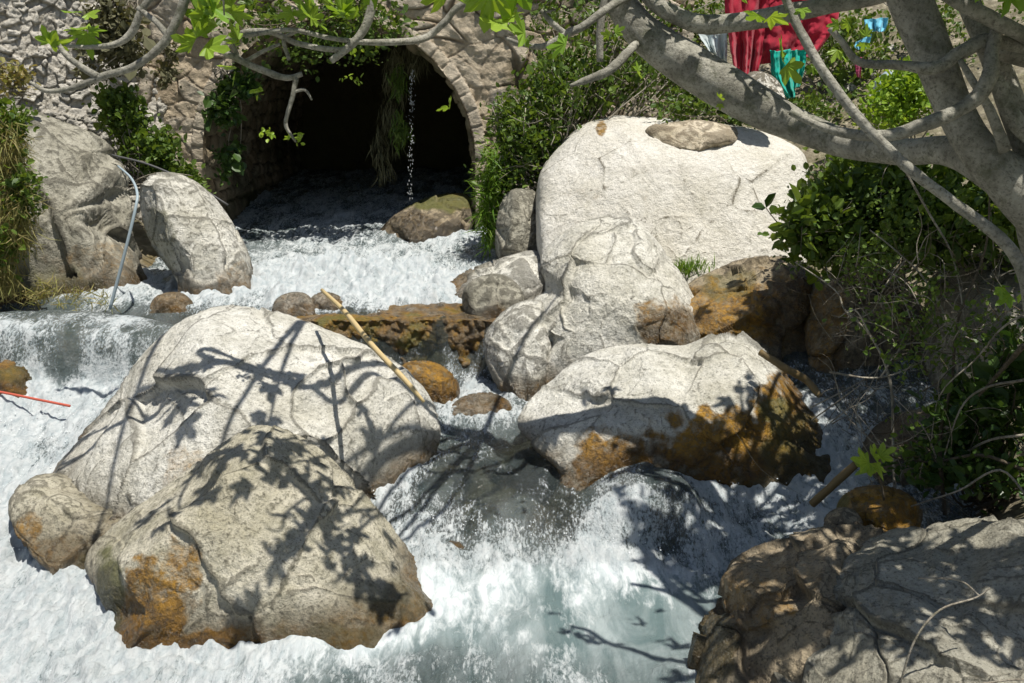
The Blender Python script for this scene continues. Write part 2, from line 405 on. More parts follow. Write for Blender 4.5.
# ------------------------------------------------------------ water level and ground level
WC = [  # px, py, z, foam, milk
 (250,246,.72,.55,.6),(340,244,.73,.65,.6),(420,240,.76,.7,.6),(458,216,.94,.85,.6),(474,240,.82,.8,.6),(400,226,.90,.3,.5),
 (270,262,.715,.50,.6),(350,262,.72,.65,.6),(430,262,.74,.6,.6),(470,275,.70,.55,.6),
 (240,285,.69,1,.7),(300,272,.74,1,.7),(350,280,.73,1,.7),(400,275,.76,1,.7),(440,292,.71,.95,.7),(300,297,.70,1,.7),(380,298,.69,1,.7),(425,305,.67,.9,.7),
 (180,300,.68,.7,.6),(130,302,.67,.9,.6),(100,306,.66,.55,.5),(160,312,.66,.1,.3),
 (490,319,.65,.05,.1),(440,317,.65,.05,.1),(400,316,.65,.1,.1),(360,314,.655,.4,.2),(310,312,.66,.5,.3),
 (490,326,.62,.05,.05),(400,324,.62,.08,.05),(440,325,.62,.05,.05),(470,372,.25,.3,.2),(400,372,.25,.3,.2),(485,352,.30,.15,.1),(420,355,.30,.1,.1),
 (470,385,.25,.75,.4),(450,372,.27,.6,.3),(480,400,.24,.3,.3),(500,418,.22,.4,.5),(460,428,.21,.55,.55),
 (540,440,.20,.42,.30),(480,450,.195,.42,.30),(430,455,.19,.38,.2),(560,462,.185,.3,.22),(500,475,.185,.36,.12),(450,480,.17,.42,.2),(590,482,.17,.3,.2),
 (405,480,.18,.5,.2),(400,505,.10,.55,.2),(430,520,.08,.60,.2),(480,500,.16,.36,.12),(540,500,.15,.36,.12),(500,530,.07,.6,.3),(460,545,.03,.6,.3),(550,530,.08,.42,.2),
 (590,505,.16,.42,.10),(640,478,.29,.55,.10),(630,500,.27,.38,.08),(670,495,.26,.45,.10),(640,530,.12,.48,.10),(690,520,.12,.55,.2),(600,545,.06,.55,.15),(660,550,.05,.55,.15),
 (740,530,.08,.80,.5),(780,505,.13,.85,.5),(810,490,.17,.80,.5),(838,462,.26,.70,.4),(848,430,.36,.5,.3),(840,400,.42,.4,.3),(820,330,.62,.2,.1),(700,560,.02,.80,.6),(720,585,.0,.55,.75),
 (420,580,.02,.95,.85),(480,575,.03,1,.9),(540,572,.03,1,.9),(600,570,.03,1,.9),(660,572,.02,.95,.9),(480,600,.01,.72,.95),(540,596,.0,.62,.95),(620,596,.0,.50,.95),(560,612,.01,.66,.95),
 (690,600,.0,.45,.9),(450,628,.0,.50,.95),(520,630,.0,.62,.95),(600,630,.0,.42,.95),(670,640,.0,.38,.9),(400,645,-.01,.60,.95),(330,668,-.01,.55,.8),(420,675,-.01,.30,.5),(520,670,-.01,.32,.75),(600,672,-.01,.30,.8),(660,678,-.01,.26,.8),
 (10,312,.63,.12,.45),(60,310,.635,.12,.5),(120,314,.63,.10,.4),(160,322,.60,.08,.3),(185,330,.56,.05,.1),
 (10,335,.60,.20,.3),(60,335,.60,.22,.3),(120,338,.58,.20,.2),(60,352,.53,.35,.2),(120,355,.52,.35,.2),(10,352,.54,.4,.3),
 (50,368,.46,1,.8),(100,368,.46,1,.8),(40,400,.38,.9,.8),(90,400,.38,1,.8),(60,425,.30,.85,.7),(10,430,.30,1,.8),(35,450,.24,.6,.5),(90,440,.27,.55,.3),(5,480,.16,1,.8),
 (0,520,.06,.85,.7),(20,560,.0,1,.8),(60,600,-.02,.9,.8),(20,620,-.04,.9,.8),(80,640,-.04,.95,.8),(40,680,-.07,.8,.8),(120,676,-.05,.9,.8),(200,682,-.04,.8,.8),(270,676,-.02,.75,.8),
]
wp = np.array([PZ(a, b, c) for a, b, c, _, _ in WC]); wf = np.array([[d, e] for *_, d, e in WC])
extra = [(x_, 7.32, .25, .35, .15) for x_ in (-1.7,-1.3,-.9,-.5,-.1)]+[(x_, 7.0, .25, .5, .3) for x_ in (-1.5,-1.0,-.55)]+[(x_, 7.55, .66, .12, .1) for x_ in (-1.7,-1.3,-.9,-.5,-.1)]+[(-2.9,5,.1,.9,.8),(-3.2,6.5,.4,.9,.8),(-4.2,7.5,.6,.5,.5),(-4.5,6,.42,.6,.6),(-3.4,4,0,.8,.8),(-2.5,3,-.08,.7,.8),(-1,3,-.06,.5,.8),(0,3,-.05,.4,.8),(.6,3,-.05,.4,.8),
 (-3,1,-.2,.6,.8),(0,1,-.2,.5,.8),(1.5,2,-.1,.4,.8),(-3,-3,-.5,.6,.8),(0,-3,-.5,.5,.8),(2,-3,-.5,.4,.8),(-2,-8,-.9,.5,.8),(-2.8,12.5,.95,.6,.6),(-1,12.5,1.0,.6,.6),(-2,15,1.1,.4,.6),(-2,19,1.2,.4,.6),
 (1.5,4.4,.1,.5,.5),(2.3,4.9,.35,.5,.4),(2.6,7,.7,.3,.2),(1.2,6.6,.5,.3,.2),(-1.7,5.4,.2,.5,.5),(-1.3,6.2,.25,.3,.5),(-1.2,4.4,.02,.7,.7),(-.8,6.6,.3,.4,.3),(.3,7.3,.45,.2,.2),(-3.6,8.6,.68,.4,.4)]
wp = np.vstack([wp, [[a, b, c] for a, b, c, _, _ in extra]]); wf = np.vstack([wf, [[d, e] for *_, d, e in extra]])
class RBF:
    def __init__(s, xy, val, lam=.01):
        s.xy = np.asarray(xy); n = len(s.xy); val = np.asarray(val).reshape(n, -1)
        D = np.linalg.norm(s.xy[:, None]-s.xy[None], axis=2)
        A = np.zeros((n+1, n+1)); A[:n, :n] = -D + lam*np.eye(n)*-1; A[:n, n] = 1; A[n, :n] = 1
        s.w = np.linalg.solve(A, np.vstack([val, np.zeros((1, val.shape[1]))]))
    def __call__(s, q):
        out = np.empty((len(q), s.w.shape[1]))
        for i in range(0, len(q), 20000):
            qq = q[i:i+20000]; D = np.linalg.norm(qq[:, None]-s.xy[None], axis=2)
            out[i:i+20000] = -D@s.w[:-1] + s.w[-1]
        return out
wrbf = RBF(wp[:, :2], np.column_stack([wp[:, 2], wf]), .003)
def water_at(xy): return wrbf(np.atleast_2d(np.asarray(xy, float)))[:, 0]

# ground: bed below the water, banks beside it
gp = [(p[0], p[1], p[2]-.20) for p in wp]
gp += [(-4.9,8,.95),(-5.6,9,1.5),(-5.5,7,1.2),(-5.4,5,.9),(-4.6,4,.6),(-4.4,2,.4),(-7,8,2.0),(-7,4,1.7),(-9,8,3.2),(-9,0,2.4),(-12,12,4.6),(-4.2,10.2,1.1),(-3.9,9.6,.9),(-5,10.6,1.5),(-7,10.8,2.0),
 (1.9,3.6,.35),(2.3,4.2,.5),(1.6,2.8,.1),(2.6,3,.5),(3.4,5,1.0),(3.4,7,1.2),(2.2,8.6,1.0),(1.2,9.6,1.05),(.4,10.0,1.0),(-.1,10.3,1.0),(3.2,9,1.5),(4.6,9,2.0),(5,6,1.9),(5,3,1.6),(7,0,2.4),(9,6,3.4),
 (1,10.8,1.45),(2.2,10.6,1.7),(3.4,11,2.2),(2,12,2.5),(4,12.5,3.0),(1.2,12.5,2.7),(3,14,3.5),(6,14,4.2),(2.6,1,.0),(3,-3,.0),(-4,-3,.0),(-6,-8,.8),(5,-8,.8),
 (-6,13,3.7),(-9,16,4.6),(1,15,3.9),(1,20,4.2),(-6,20,4.4),(-12,30,7),(12,30,8),(0,30,6),(-20,0,6),(20,0,7),(-30,60,16),(30,60,18),(0,60,15),(0,-30,-1.6),(-20,-30,5),(20,-30,5),(60,60,22),(-60,60,22),(60,-30,12),(-60,-30,12),(0,110,30),(60,110,34),(-60,110,34)]
gp = np.array(gp); grbf = RBF(gp[:, :2], gp[:, 2], .01)
def ground_z(q):
    q = np.atleast_2d(np.asarray(q, float)); z = grbf(q)[:, 0]
    p3 = np.column_stack([q, np.zeros(len(q))])
    z = z + .05*fbm(p3*1.7, 3) + .018*fbm(p3*7, 3) + np.clip(np.abs(q[:, 1])-16, 0, 60)*.04*perlin(p3*.07)
    # the culvert's bed runs on under the embankment
    ins = (q[:, 0] > -4.0) & (q[:, 0] < .3) & (q[:, 1] > 10.5) & (q[:, 1] < 18)
    return np.where(ins, np.minimum(z, .72), z)
def axis(segs):
    out = []
    for a, b, n in segs: out.append(np.linspace(a, b, n, endpoint=False))
    return np.unique(np.round(np.concatenate(out+[[segs[-1][1]]]), 4))
gx = axis([(-90, -20, 14), (-20, -6, 35), (-6, 5, 230), (5, 20, 38), (20, 90, 14)])
gy = axis([(-60, -12, 12), (-12, 2, 50), (2, 13, 250), (13, 24, 60), (24, 150, 30)])
X, Y_ = np.meshgrid(gx, gy); q = np.column_stack([X.ravel(), Y_.ravel()]); z = ground_z(q)
wz = np.where((np.abs(q[:, 0]+1) < 6) & (q[:, 1] < 13) & (q[:, 1] > -8), water_at(q), -9)
dry = sstep(-.02, .12, z-wz)
ground = mesh_np('ground', np.column_stack([q, z]), grid_faces(len(gy), len(gx)), M['ground'], attrs={'dry': dry})
tag(ground, kind='structure')

# ------------------------------------------------------------ boulders
def polar_radius(poly, cen, ang):
    """distance from cen to the outline along each angle (outermost crossing)"""
    pl = np.asarray(poly, float)
    # round the outline's corners
    for _ in range(2):
        n = np.roll(pl, -1, 0); pl = np.stack([.75*pl+.25*n, .25*pl+.75*n], 1).reshape(-1, 2)
    a = pl; b = np.roll(pl, -1, 0); best = np.full(len(ang), 1.0)
    dx, dy = np.cos(ang), np.sin(ang)
    for (x1, y1), (x2, y2) in zip(a-cen, b-cen):
        ex, ey = x2-x1, y2-y1; den = dx*ey - dy*ex
        den = np.where(np.abs(den) < 1e-9, 1e-9, den)
        tt = (x1*ey - y1*ex)/den; uu = (x1*dy - y1*dx)/den
        ok = (uu >= -1e-6) & (uu <= 1+1e-6) & (tt > 0); best = np.where(ok & (tt > best), tt, best)
    return best
WL = []
def seg_dist(px, py, line):
    d = np.full(px.shape, 1e9)
    for (x1, y1), (x2, y2) in zip(line[:-1], line[1:]):
        ex, ey = x2-x1, y2-y1; tt = np.clip(((px-x1)*ex+(py-y1)*ey)/(ex*ex+ey*ey+1e-9), 0, 1)
        d = np.minimum(d, np.hypot(px-x1-tt*ex, py-y1-tt*ey))
    return d
def boulder(name, poly, Y, T, mat, label, cat='boulder', group=None, level=6, lean=.25, box=.85, facets=6, seed=0, amp=1., cen=None,
            creases=(), bumps=(), stains_shade=(), wet=True, strat=None, parent=None, fac_lo=.74, fac_hi=.93, foot=None, flat=None, sink=.3, plate=1., planes=()):
    rg = np.random.default_rng(seed+100)
    poly = np.array(poly, float); c2 = np.array(cen, float) if cen is not None else (poly.min(0)+poly.max(0))/2
    if foot is not None:                      # stand the boulder so that its front meets the water where it does in the photograph
        zf = 0.2
        for _ in range(12): pf = PZ(foot[0], foot[1], zf); zf = .5*zf+.5*water_at(pf[:2])[0]
        for _ in range(8): Y = .5*Y+.5*(pf[1]-lean*(zf-P(c2[0], c2[1], Y)[2])+.86*T)
    C = P(c2[0], c2[1], Y); D = (C-CAM)@FWD; W = (C-CAM)/np.linalg.norm(C-CAM)
    w = np.array([0, 1., 0]); r_ = np.array([1., 0, 0]); u_ = np.array([0, 0, 1.])
    S, Fc = ico(min(level, 5)); a, b, c = S[:, 0], S[:, 1], S[:, 2]
    tang = np.linspace(-np.pi, np.pi, 721); Rt = polar_radius(poly, c2, tang)
    th = np.arctan2(-b, a); Rr = np.interp(th, tang, Rt)
    rho = np.sqrt(a*a+b*b); k = rho**box
    qx, qy = c2[0]+Rr*np.cos(th)*k, c2[1]+Rr*np.sin(th)*k
    # onto the upright (leaning) plane through the centre
    Yp = np.full(len(qx), Y)
    for _ in range(6):
        zz_ = CAMZ + ((FWD[2]+UP[2]*(341.5-qy)/F)/(FWD[1]+UP[1]*(341.5-qy)/F))*Yp; Yp = Y + lean*(zz_-C[2])
    x = (qx-512)/F/(FWD[1]+UP[1]*(341.5-qy)/F)*Yp - C[0]; y = zz_-C[2]
    if foot is not None:
        zb = zf-sink; s_ = max(1., (C[2]-zb)/max(1e-3, -y.min())); y = np.where(y < 0, y*s_, y)
    hh_ = np.sqrt(np.clip(1-b*b, 1e-6, 1)); cc_ = np.where(b < 0, c/hh_*hh_**.4, c)
    dep = np.sign(cc_)*np.abs(cc_)**(flat or box)*T
    size = math.sqrt(T*Rt.mean()*D/F)
    L = np.column_stack([x, y, dep])                 # right, up, away from the camera
    for (n0, n1, n2, fr_) in planes:
        n = np.array([n0, n2, n1], float); n /= np.linalg.norm(n); s = L@n; e = np.maximum(s-s.max()*fr_, 0); L -= n[None]*(e*.78)[:, None]
    for i in range(facets*2):
        n = rg.normal(size=3); n[2] = -abs(n[2])*1.2-.35 if i < facets*1.5 else abs(n[2]); n[1] += .35; n[1] = max(n[1], -.1); n /= np.linalg.norm(n)
        s = L@n; d = s.max()*rg.uniform(fac_lo, fac_hi); e = np.maximum(s-d, 0)
        L -= n[None]*(e*.85)[:, None]
    L[:, 2] += lean*L[:, 1]
    def fit(V, lo, hi):
        px, py = proj(V); an = np.arctan2(py-c2[1], px-c2[0]); rd = np.hypot(px-c2[0], py-c2[1])
        nb_ = 120; bi = ((an+np.pi)/(2*np.pi)*nb_).astype(int) % nb_; mx = np.zeros(nb_); ab = np.ones(len(V), bool) if foot is None else V[:, 2] > water_at(V[:, :2])-.01; np.maximum.at(mx, bi[ab], rd[ab]); mx = np.maximum(mx, 1)
        mx = .5*mx+.25*(np.roll(mx, 1)+np.roll(mx, -1)); bc = (np.arange(nb_)+.5)/nb_*2*np.pi-np.pi
        tgt = np.interp(bc, tang, Rt); sc = np.clip(tgt/mx, lo, hi); sc = np.interp(an, np.r_[bc-2*np.pi, bc, bc+2*np.pi], np.r_[sc, sc, sc])
        px = c2[0]+(px-c2[0])*sc; py = c2[1]+(py-c2[1])*sc
        dy_ = FWD[1]+UP[1]*(341.5-py)/F; return np.column_stack([(px-512)/F/dy_*V[:, 1], V[:, 1], CAMZ+(FWD[2]+UP[2]*(341.5-py)/F)/dy_*V[:, 1]])
    V = C + L[:, :1]*r_ + L[:, 1:2]*u_ + L[:, 2:]*w
    V = fit(fit(V, .6, 1.6), .8, 1.3)
    V = relax(V, Fc, 7 if level > 5 else 2)
    for _ in range(level-5):
        V, Fc = subdiv(V, Fc); V = relax(V, Fc, 2)
    N = vnormals(V, Fc); sd = seed*7.7
    front = np.clip(-(N@W)*3, 0, 1)
    q = V/size + sd
    disp = .05*fbm(q*1.2, 2) + .016*(ridged(q*1.7+5, 3, .5)-.5)
    if strat is not None:                              # bedding: parallel ledges along a direction
        s = (V@np.array(strat, float))/size*5 + 1.2*fbm(q*1.5+9, 3); tri = np.abs((s % 1)-.5)*2
        disp += .03*(sstep(.0, .35, tri)-.8)
    f1, f2, cid = worley3(q*np.array([1.7, 1.7, 2.4])+fbm(q*2, 3)[:, None]*.25, seed % 7)
    pl1, e1 = plates(q+.09*fbm(q*1.5+2, 3)[:, None], 1.25, seed % 11); pl2, e2 = plates(q+.04*fbm(q*3+2, 3)[:, None], 3.1, seed % 13)
    disp += plate*(.16*pl1*sstep(0, .02, e1) + .05*pl2*sstep(0, .02, e2)) - plate*.018*(1-sstep(0, .035, e1))*sstep(-.1, .2, perlin(q*1.3+3))
    disp += .010*(cid-.5)*sstep(.0, .05, f2-f1) - .006*(1-sstep(.0, .045, f2-f1))*sstep(.0, .2, perlin(q*1.7+3))
    fine = .0085*fbm(q*6, 6, .62)+.0025*ridged(q*15+3, 3, .6)
    disp = disp*amp*size + fine*amp*min(size, .8)
    px, py = proj(V)
    def warp(s=18, m=9): return perlin(np.column_stack([px/s, py/s, np.full(len(px), sd)]))*m
    for line, dp, wd in creases:
        d = seg_dist(px+warp(14, wd*.8), py+warp(11, wd*.8), np.array(line, float)); disp -= .8*dp*np.exp(-(d/wd)**2)*front
    for bx, by, rx, ry, hh in bumps:
        disp += 1.4*hh*np.exp(-(((px-bx)/rx)**2+((py-by)/ry)**2))*front
    V = V + N*disp[:, None]
    # the finished stone keeps the outline it has in the photograph; every point stays at its own distance
    V = fit(V, .85, 1.15)
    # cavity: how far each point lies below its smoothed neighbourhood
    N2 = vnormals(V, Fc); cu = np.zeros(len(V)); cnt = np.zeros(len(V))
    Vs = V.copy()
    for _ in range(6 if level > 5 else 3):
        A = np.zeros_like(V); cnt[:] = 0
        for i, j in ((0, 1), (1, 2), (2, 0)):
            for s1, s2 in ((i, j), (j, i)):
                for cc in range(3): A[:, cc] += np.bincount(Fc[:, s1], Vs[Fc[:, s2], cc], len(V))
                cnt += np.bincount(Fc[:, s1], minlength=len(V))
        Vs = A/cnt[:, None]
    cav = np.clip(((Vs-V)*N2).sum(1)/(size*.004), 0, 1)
    px, py = proj(V)
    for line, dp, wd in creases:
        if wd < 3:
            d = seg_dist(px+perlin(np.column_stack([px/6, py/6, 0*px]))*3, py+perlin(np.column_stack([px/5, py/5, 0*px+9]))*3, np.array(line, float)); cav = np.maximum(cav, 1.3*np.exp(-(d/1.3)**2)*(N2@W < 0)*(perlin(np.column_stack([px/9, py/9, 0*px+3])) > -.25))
    st = np.zeros((len(V), 3)); px, py = proj(V); wz_ = water_at(V[:, :2]) if wet else np.full(len(V), -9)
    nn = fbm(V*6+sd, 4, .6)
    for sx_, sy_, rx, ry, ch, stg in stains_shade:
        d = np.hypot((px-sx_+warp(20, rx*.35))/rx, (py-sy_+warp(17, ry*.35))/ry) + nn*.22
        st[:, ch] = np.maximum(st[:, ch], stg*(1-sstep(.75, 1.08, d)))
    if wet:
        WL.append(V[np.abs(V[:, 2]-wz_) < .02][:, :2])
        hgt = V[:, 2]-wz_ + nn*.05; st[:, 2] = np.maximum(st[:, 2], 1-sstep(.07, .27, hgt)); st[:, 0] = np.maximum(st[:, 0], .55*(1-sstep(.05, .20, hgt)))
    st[:, 0] *= np.clip(.85+.3*nn, 0, 1)
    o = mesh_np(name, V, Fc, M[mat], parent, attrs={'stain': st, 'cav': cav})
    if parent is None:
        recenter(o, (C[0], C[1], V[:, 2].min())); tag(o, label, cat, group)
    return o
GB = 'boulders in the stream'
# two big boulders in the left foreground
boulder('boulder', [(82,560),(98,535),(125,512),(155,494),(190,467),(218,444),(240,429),(265,423),(294,430),(325,450),(360,486),(395,528),(432,578),(446,604),(420,636),(370,656),(330,668),(260,682),(200,686),(150,680),(120,658),(104,610),(90,585)],
  4.30, .52, 'olive', 'broad olive-cream boulder in the left foreground with ochre wet foot and leaf shadows', group=GB, level=8, lean=.5, box=.78, facets=0, seed=3, amp=1.0, cen=(265,560), foot=(250,668), plate=.6,
  planes=[(-.75,-.25,.62,.62),(.62,-.5,.6,.66),(.05,-1,.25,.72),(.85,-.2,.3,.8),(-.5,-.85,-.1,.74)],
  creases=[([(262,425),(300,470),(325,540),(318,600),(350,650)],.045,8),([(222,470),(196,520),(190,590),(200,660)],.04,8),([(240,540),(300,600),(245,655)],.025,6),([(390,560),(360,600),(340,640)],.03,8),([(330,470),(360,520),(370,570)],.02,6),([(150,520),(130,560),(120,600)],.02,7)],
  bumps=[(245,585,42,50,.05),(365,575,30,35,.035),(150,640,30,30,.02),(285,450,30,20,.02)],
  stains_shade=[(150,612,42,55,0,1),(225,650,60,24,0,1),(182,575,24,34,0,.7),(195,655,70,22,0,1),(108,590,16,40,1,.8),(100,600,20,40,2,.9),(128,645,26,34,2,.7),(340,640,60,16,1,.4),(400,600,40,24,1,.3)])
boulder('boulder', [(5,512),(14,487),(42,471),(84,474),(125,488),(158,500),(180,530),(170,580),(120,605),(80,600),(50,575),(20,545)],
  4.75, .42, 'olive', 'low cream lobe-shaped boulder pressed against the left side of the ochre-footed one', group=GB, level=7, lean=.5, box=.8, facets=2, seed=5, amp=.9, foot=(60,575), plate=.7,
  creases=[([(40,500),(90,505),(150,530)],.02,5)], stains_shade=[(70,540,50,16,2,.5),(25,535,18,22,0,.6),(60,555,40,22,0,.45),(100,580,30,30,1,.5)])
boulder('boulder', [(34,500),(60,455),(105,405),(135,360),(175,322),(215,304),(262,306),(300,318),(345,336),(385,350),(418,376),(438,408),(442,440),(432,470),(408,500),(360,560),(200,590),(70,560)],
  5.55, .72, 'pale', 'large whitish boulder behind the ochre-footed one, long stick resting on its right shoulder', group=GB, level=8, lean=.5, box=.8, facets=1, seed=11, amp=.85, cen=(250,435), plate=.7,
  planes=[(.7,-.45,.05,.62),(-.6,-.55,.55,.70),(.1,-.5,.85,.78),(.3,-.9,.3,.75)],
  creases=[([(225,330),(215,380),(190,430),(165,490)],.05,10),([(330,350),(350,400),(330,440),(300,450)],.05,10),([(210,315),(255,350),(300,365),(345,345)],.035,8),([(300,365),(290,420),(270,440)],.025,5),([(140,400),(160,440),(130,480)],.03,8),([(90,440),(130,460),(165,490)],.02,6)],
  bumps=[(265,385,45,35,.07),(160,400,35,50,.06),(385,375,35,25,.05),(290,330,40,18,.03),(320,420,30,30,.04)],
  stains_shade=[(185,470,25,35,0,.35),(420,470,25,40,2,.5)])  # dark patch at right is the overhang's shade put into the colour
# right of centre: the boulder with the ochre flank
boulder('boulder', [(513,425),(528,400),(556,372),(590,350),(635,341),(680,347),(712,332),(745,330),(768,352),(800,388),(824,425),(836,468),(826,505),(780,530),(700,540),(640,520),(590,505),(560,475),(530,445)],
  5.55, .6, 'pale', 'leaf-shadowed boulder with a bright ochre and green wet flank in the middle of the stream', group=GB, level=8, lean=.55, box=.78, facets=0, seed=23, foot=(735, 508), amp=.85, cen=(670,430), plate=.7,
  planes=[(-.55,-.5,.65,.62),(.1,-.55,.8,.72),(.5,-.8,.1,.70),(-.15,-1,-.05,.74),(.8,-.3,.45,.72)],
  creases=[([(640,345),(672,385),(690,405),(740,410)],.04,7),([(590,355),(620,400),(625,430),(570,455)],.03,7),([(690,400),(660,440),(700,470)],.03,8),([(740,335),(745,390),(790,430)],.03,8),([(575,400),(600,420),(640,425)],.02,5)],
  bumps=[(600,390,35,30,.04),(720,370,30,28,.04),(750,440,40,35,.05),(610,455,30,20,.03)],
  stains_shade=[(612,462,48,30,0,.95),(740,450,90,48,0,1),(790,420,45,50,0,.9),(700,480,60,25,0,.95),(800,460,40,48,1,.6),(775,410,18,15,1,.7),(830,440,30,70,2,.9),(600,440,30,16,0,.4),(790,490,60,20,1,.5)])
# white stepped rock mass between
boulder('boulder', [(536,262),(552,240),(580,220),(615,213),(642,222),(662,246),(682,274),(700,300),(712,345),(680,380),(600,400),(545,410),(516,408),(514,385),(545,350),(530,330),(528,300),(548,290)],
  7.1, .65, 'pale', 'tall creamy fractured boulder leaning against the great white block', group=GB, level=8, lean=.5, box=.8, facets=3, seed=31, foot=(560, 410), amp=.8, plate=.8,
  planes=[(-.7,-.6,.3,.66),(.3,-.7,.6,.72),(.8,-.4,.2,.7)], cen=(610,310),
  creases=[([(545,300),(590,290),(640,270),(668,262)],.07,7),([(600,225),(585,270),(595,290)],.03,5),([(555,330),(600,320),(650,300)],.03,5),([(545,350),(560,320),(552,296)],.06,6),([(640,225),(650,260),(690,310)],.03,5)],
  bumps=[(620,320,40,20,.06),(600,250,30,20,.04)], 
  stains_shade=[(665,322,38,28,0,.6),(670,330,36,26,2,1)])  # brown is its own; the darkening is the right side's shade painted in
boulder('boulder', [(480,345),(492,320),(515,302),(538,297),(556,310),(556,350),(548,385),(530,408),(512,405),(495,388)],
  7.0, .4, 'pale', 'upright creamy boulder at the right end of the brown ledge', group=GB, level=6, lean=.4, box=.85, facets=3, seed=37, foot=(525, 405), cen=(518,352), creases=[([(505,315),(530,340),(520,390)],.03,5)])
boulder('boulder', [(434,300),(446,282),(470,268),(505,256),(538,247),(552,262),(550,300),(530,322),(480,330),(440,326)],
  8.4, .45, 'pale', 'low rounded cream boulder beside the foam, between culvert and white block', group=GB, level=6, lean=.5, facets=2, seed=41, foot=(470, 320), creases=[([(470,268),(500,290),(530,300)],.04,5)])
boulder('boulder', [(462,312),(462,288),(478,276),(500,272),(520,284),(528,305),(512,322),(480,326)],
  7.75, .22, 'grey', 'small grey rock leaning on the low cream boulder at the ledge', group=GB, level=5, lean=.3, facets=6, seed=43)
# great white block
D_ROCK = boulder('boulder', [(535,200),(539,170),(556,148),(580,124),(606,113),(640,116),(700,120),(745,124),(785,138),(807,152),(811,190),(810,240),(806,275),(770,300),(680,310),(590,300),(545,282),(536,250)],
  8.9, .7, 'white', 'great flat-faced white block, largest rock on the right bank', group=GB, level=8, lean=.6, box=.62, flat=.4, facets=0, seed=53, amp=.35, plate=.22,
  planes=[(-.45,-.8,.35,.80),(.5,-.8,.3,.80),(.0,-.6,.8,.82)], cen=(672,210), wet=False, fac_lo=.8, fac_hi=.9,
  creases=[([(600,118),(601,135),(599,180)],.10,1.6),([(728,165),(730,195),(727,222)],.08,1.4),([(797,190),(798,225)],.07,1.4),([(700,225),(682,240),(668,250)],.12,2),([(765,135),(778,146),(792,150)],.06,2),([(540,176),(575,200),(610,205)],.04,1.8),([(620,165),(665,172),(700,168)],.04,1.8),([(745,190),(770,230),(775,262)],.05,2),([(560,225),(600,215),(640,232)],.04,2),([(560,190),(620,200),(650,205)],.015,3),([(650,150),(700,156),(742,150)],.03,3)],
  bumps=[(690,135,42,12,.03)], stains_shade=[(640,200,34,14,0,.16),(585,195,25,10,0,.22),(601,128,6,9,0,.8),(660,170,60,5,2,.15)])
boulder('boulder', [(642,133),(652,123),(675,122),(695,119),(725,123),(744,131),(738,144),(715,149),(690,153),(662,150)],
  8.93, .26, 'tan', 'flat tan stone lying on top of the great white block', 'stone', level=5, lean=.7, facets=3, seed=59, amp=.7, wet=False)
boulder('boulder', [(494,262),(496,215),(505,192),(522,186),(540,192),(545,230),(542,260),(520,266)],
  9.2, .35, 'grey', 'upright dark grey rock under the twiggy shrub left of the white block', level=6, lean=.1, facets=5, seed=61, amp=.9, wet=False)
# left bank
boulder('boulder', [(138,200),(141,180),(158,171),(185,173),(210,190),(232,220),(250,252),(258,285),(246,300),(222,312),(198,312),(182,295),(172,272),(152,248),(142,225)],
  8.5, .5, 'pale', 'egg-shaped leaning boulder at the left edge of the culvert pool', group=GB, level=7, lean=.35, facets=1, planes=[(-.6,-.7,-.3,.6),(.5,-.7,.4,.7)], seed=67, foot=(215, 305), amp=.8, cen=(198,240),
  creases=[([(185,262),(190,240),(170,215)],.04,6),([(225,235),(232,265)],.03,3)], bumps=[(230,240,12,12,.03)], stains_shade=[(235,285,24,26,0,.35),(158,250,18,40,1,.35)])  # dark patch low on the left is undercut shade put into the colour
boulder('boulder', [(-60,200),(-40,130),(10,103),(30,106),(60,120),(100,134),(124,160),(134,195),(133,235),(148,268),(150,300),(90,325),(-50,325)],
  8.5, .75, 'grey', 'big rugged grey boulder on the left bank beside the hose pipe', group=GB, level=7, lean=.45, box=.8, facets=3, planes=[(.2,-.6,.75,.6),(.3,-.95,-.15,.62),(.9,-.4,.3,.7)], seed=71, foot=(90, 306), amp=1.2, cen=(55,215),
  creases=[([(30,165),(60,200),(100,215),(130,215)],.07,7),([(60,125),(75,165),(115,190)],.05,5),([(40,260),(80,250),(120,245)],.03,5)],
  bumps=[(75,235,30,14,.07),(70,160,30,20,.05)], stains_shade=[(95,275,60,35,0,.35),(40,285,60,20,1,.5),(80,285,70,30,2,.35)])
boulder('boulder', [(148,312),(152,298),(168,291),(185,293),(196,305),(196,318),(170,322)],7.9,.16,'tan','small tan rock at the foot of the egg-shaped boulder',cat='rock',level=5,facets=4,seed=73, foot=(170, 316))
boulder('boulder', [(270,318),(274,298),(292,291),(308,293),(318,308),(312,322),(288,324)],7.1,.16,'pale','round cream stone at the left of three behind the stick',cat='rock',group='stones behind the big boulder',level=5,facets=4,seed=79, foot=(292, 318))
boulder('boulder', [(306,312),(310,296),(326,290),(345,298),(352,314),(340,322),(318,322)],7.15,.16,'pale','pointed cream stone behind the stick, right of its neighbours',cat='rock',group='stones behind the big boulder',level=5,facets=5,seed=83, foot=(330, 314))
boulder('boulder', [(296,334),(300,320),(320,314),(345,316),(356,328),(346,342),(315,344)],6.8,.16,'tan','low wet tan stone in front of its two neighbours',cat='rock',group='stones behind the big boulder',level=5,facets=4,seed=89, foot=(325, 336), stains_shade=[(325,335,30,10,0,.5)])
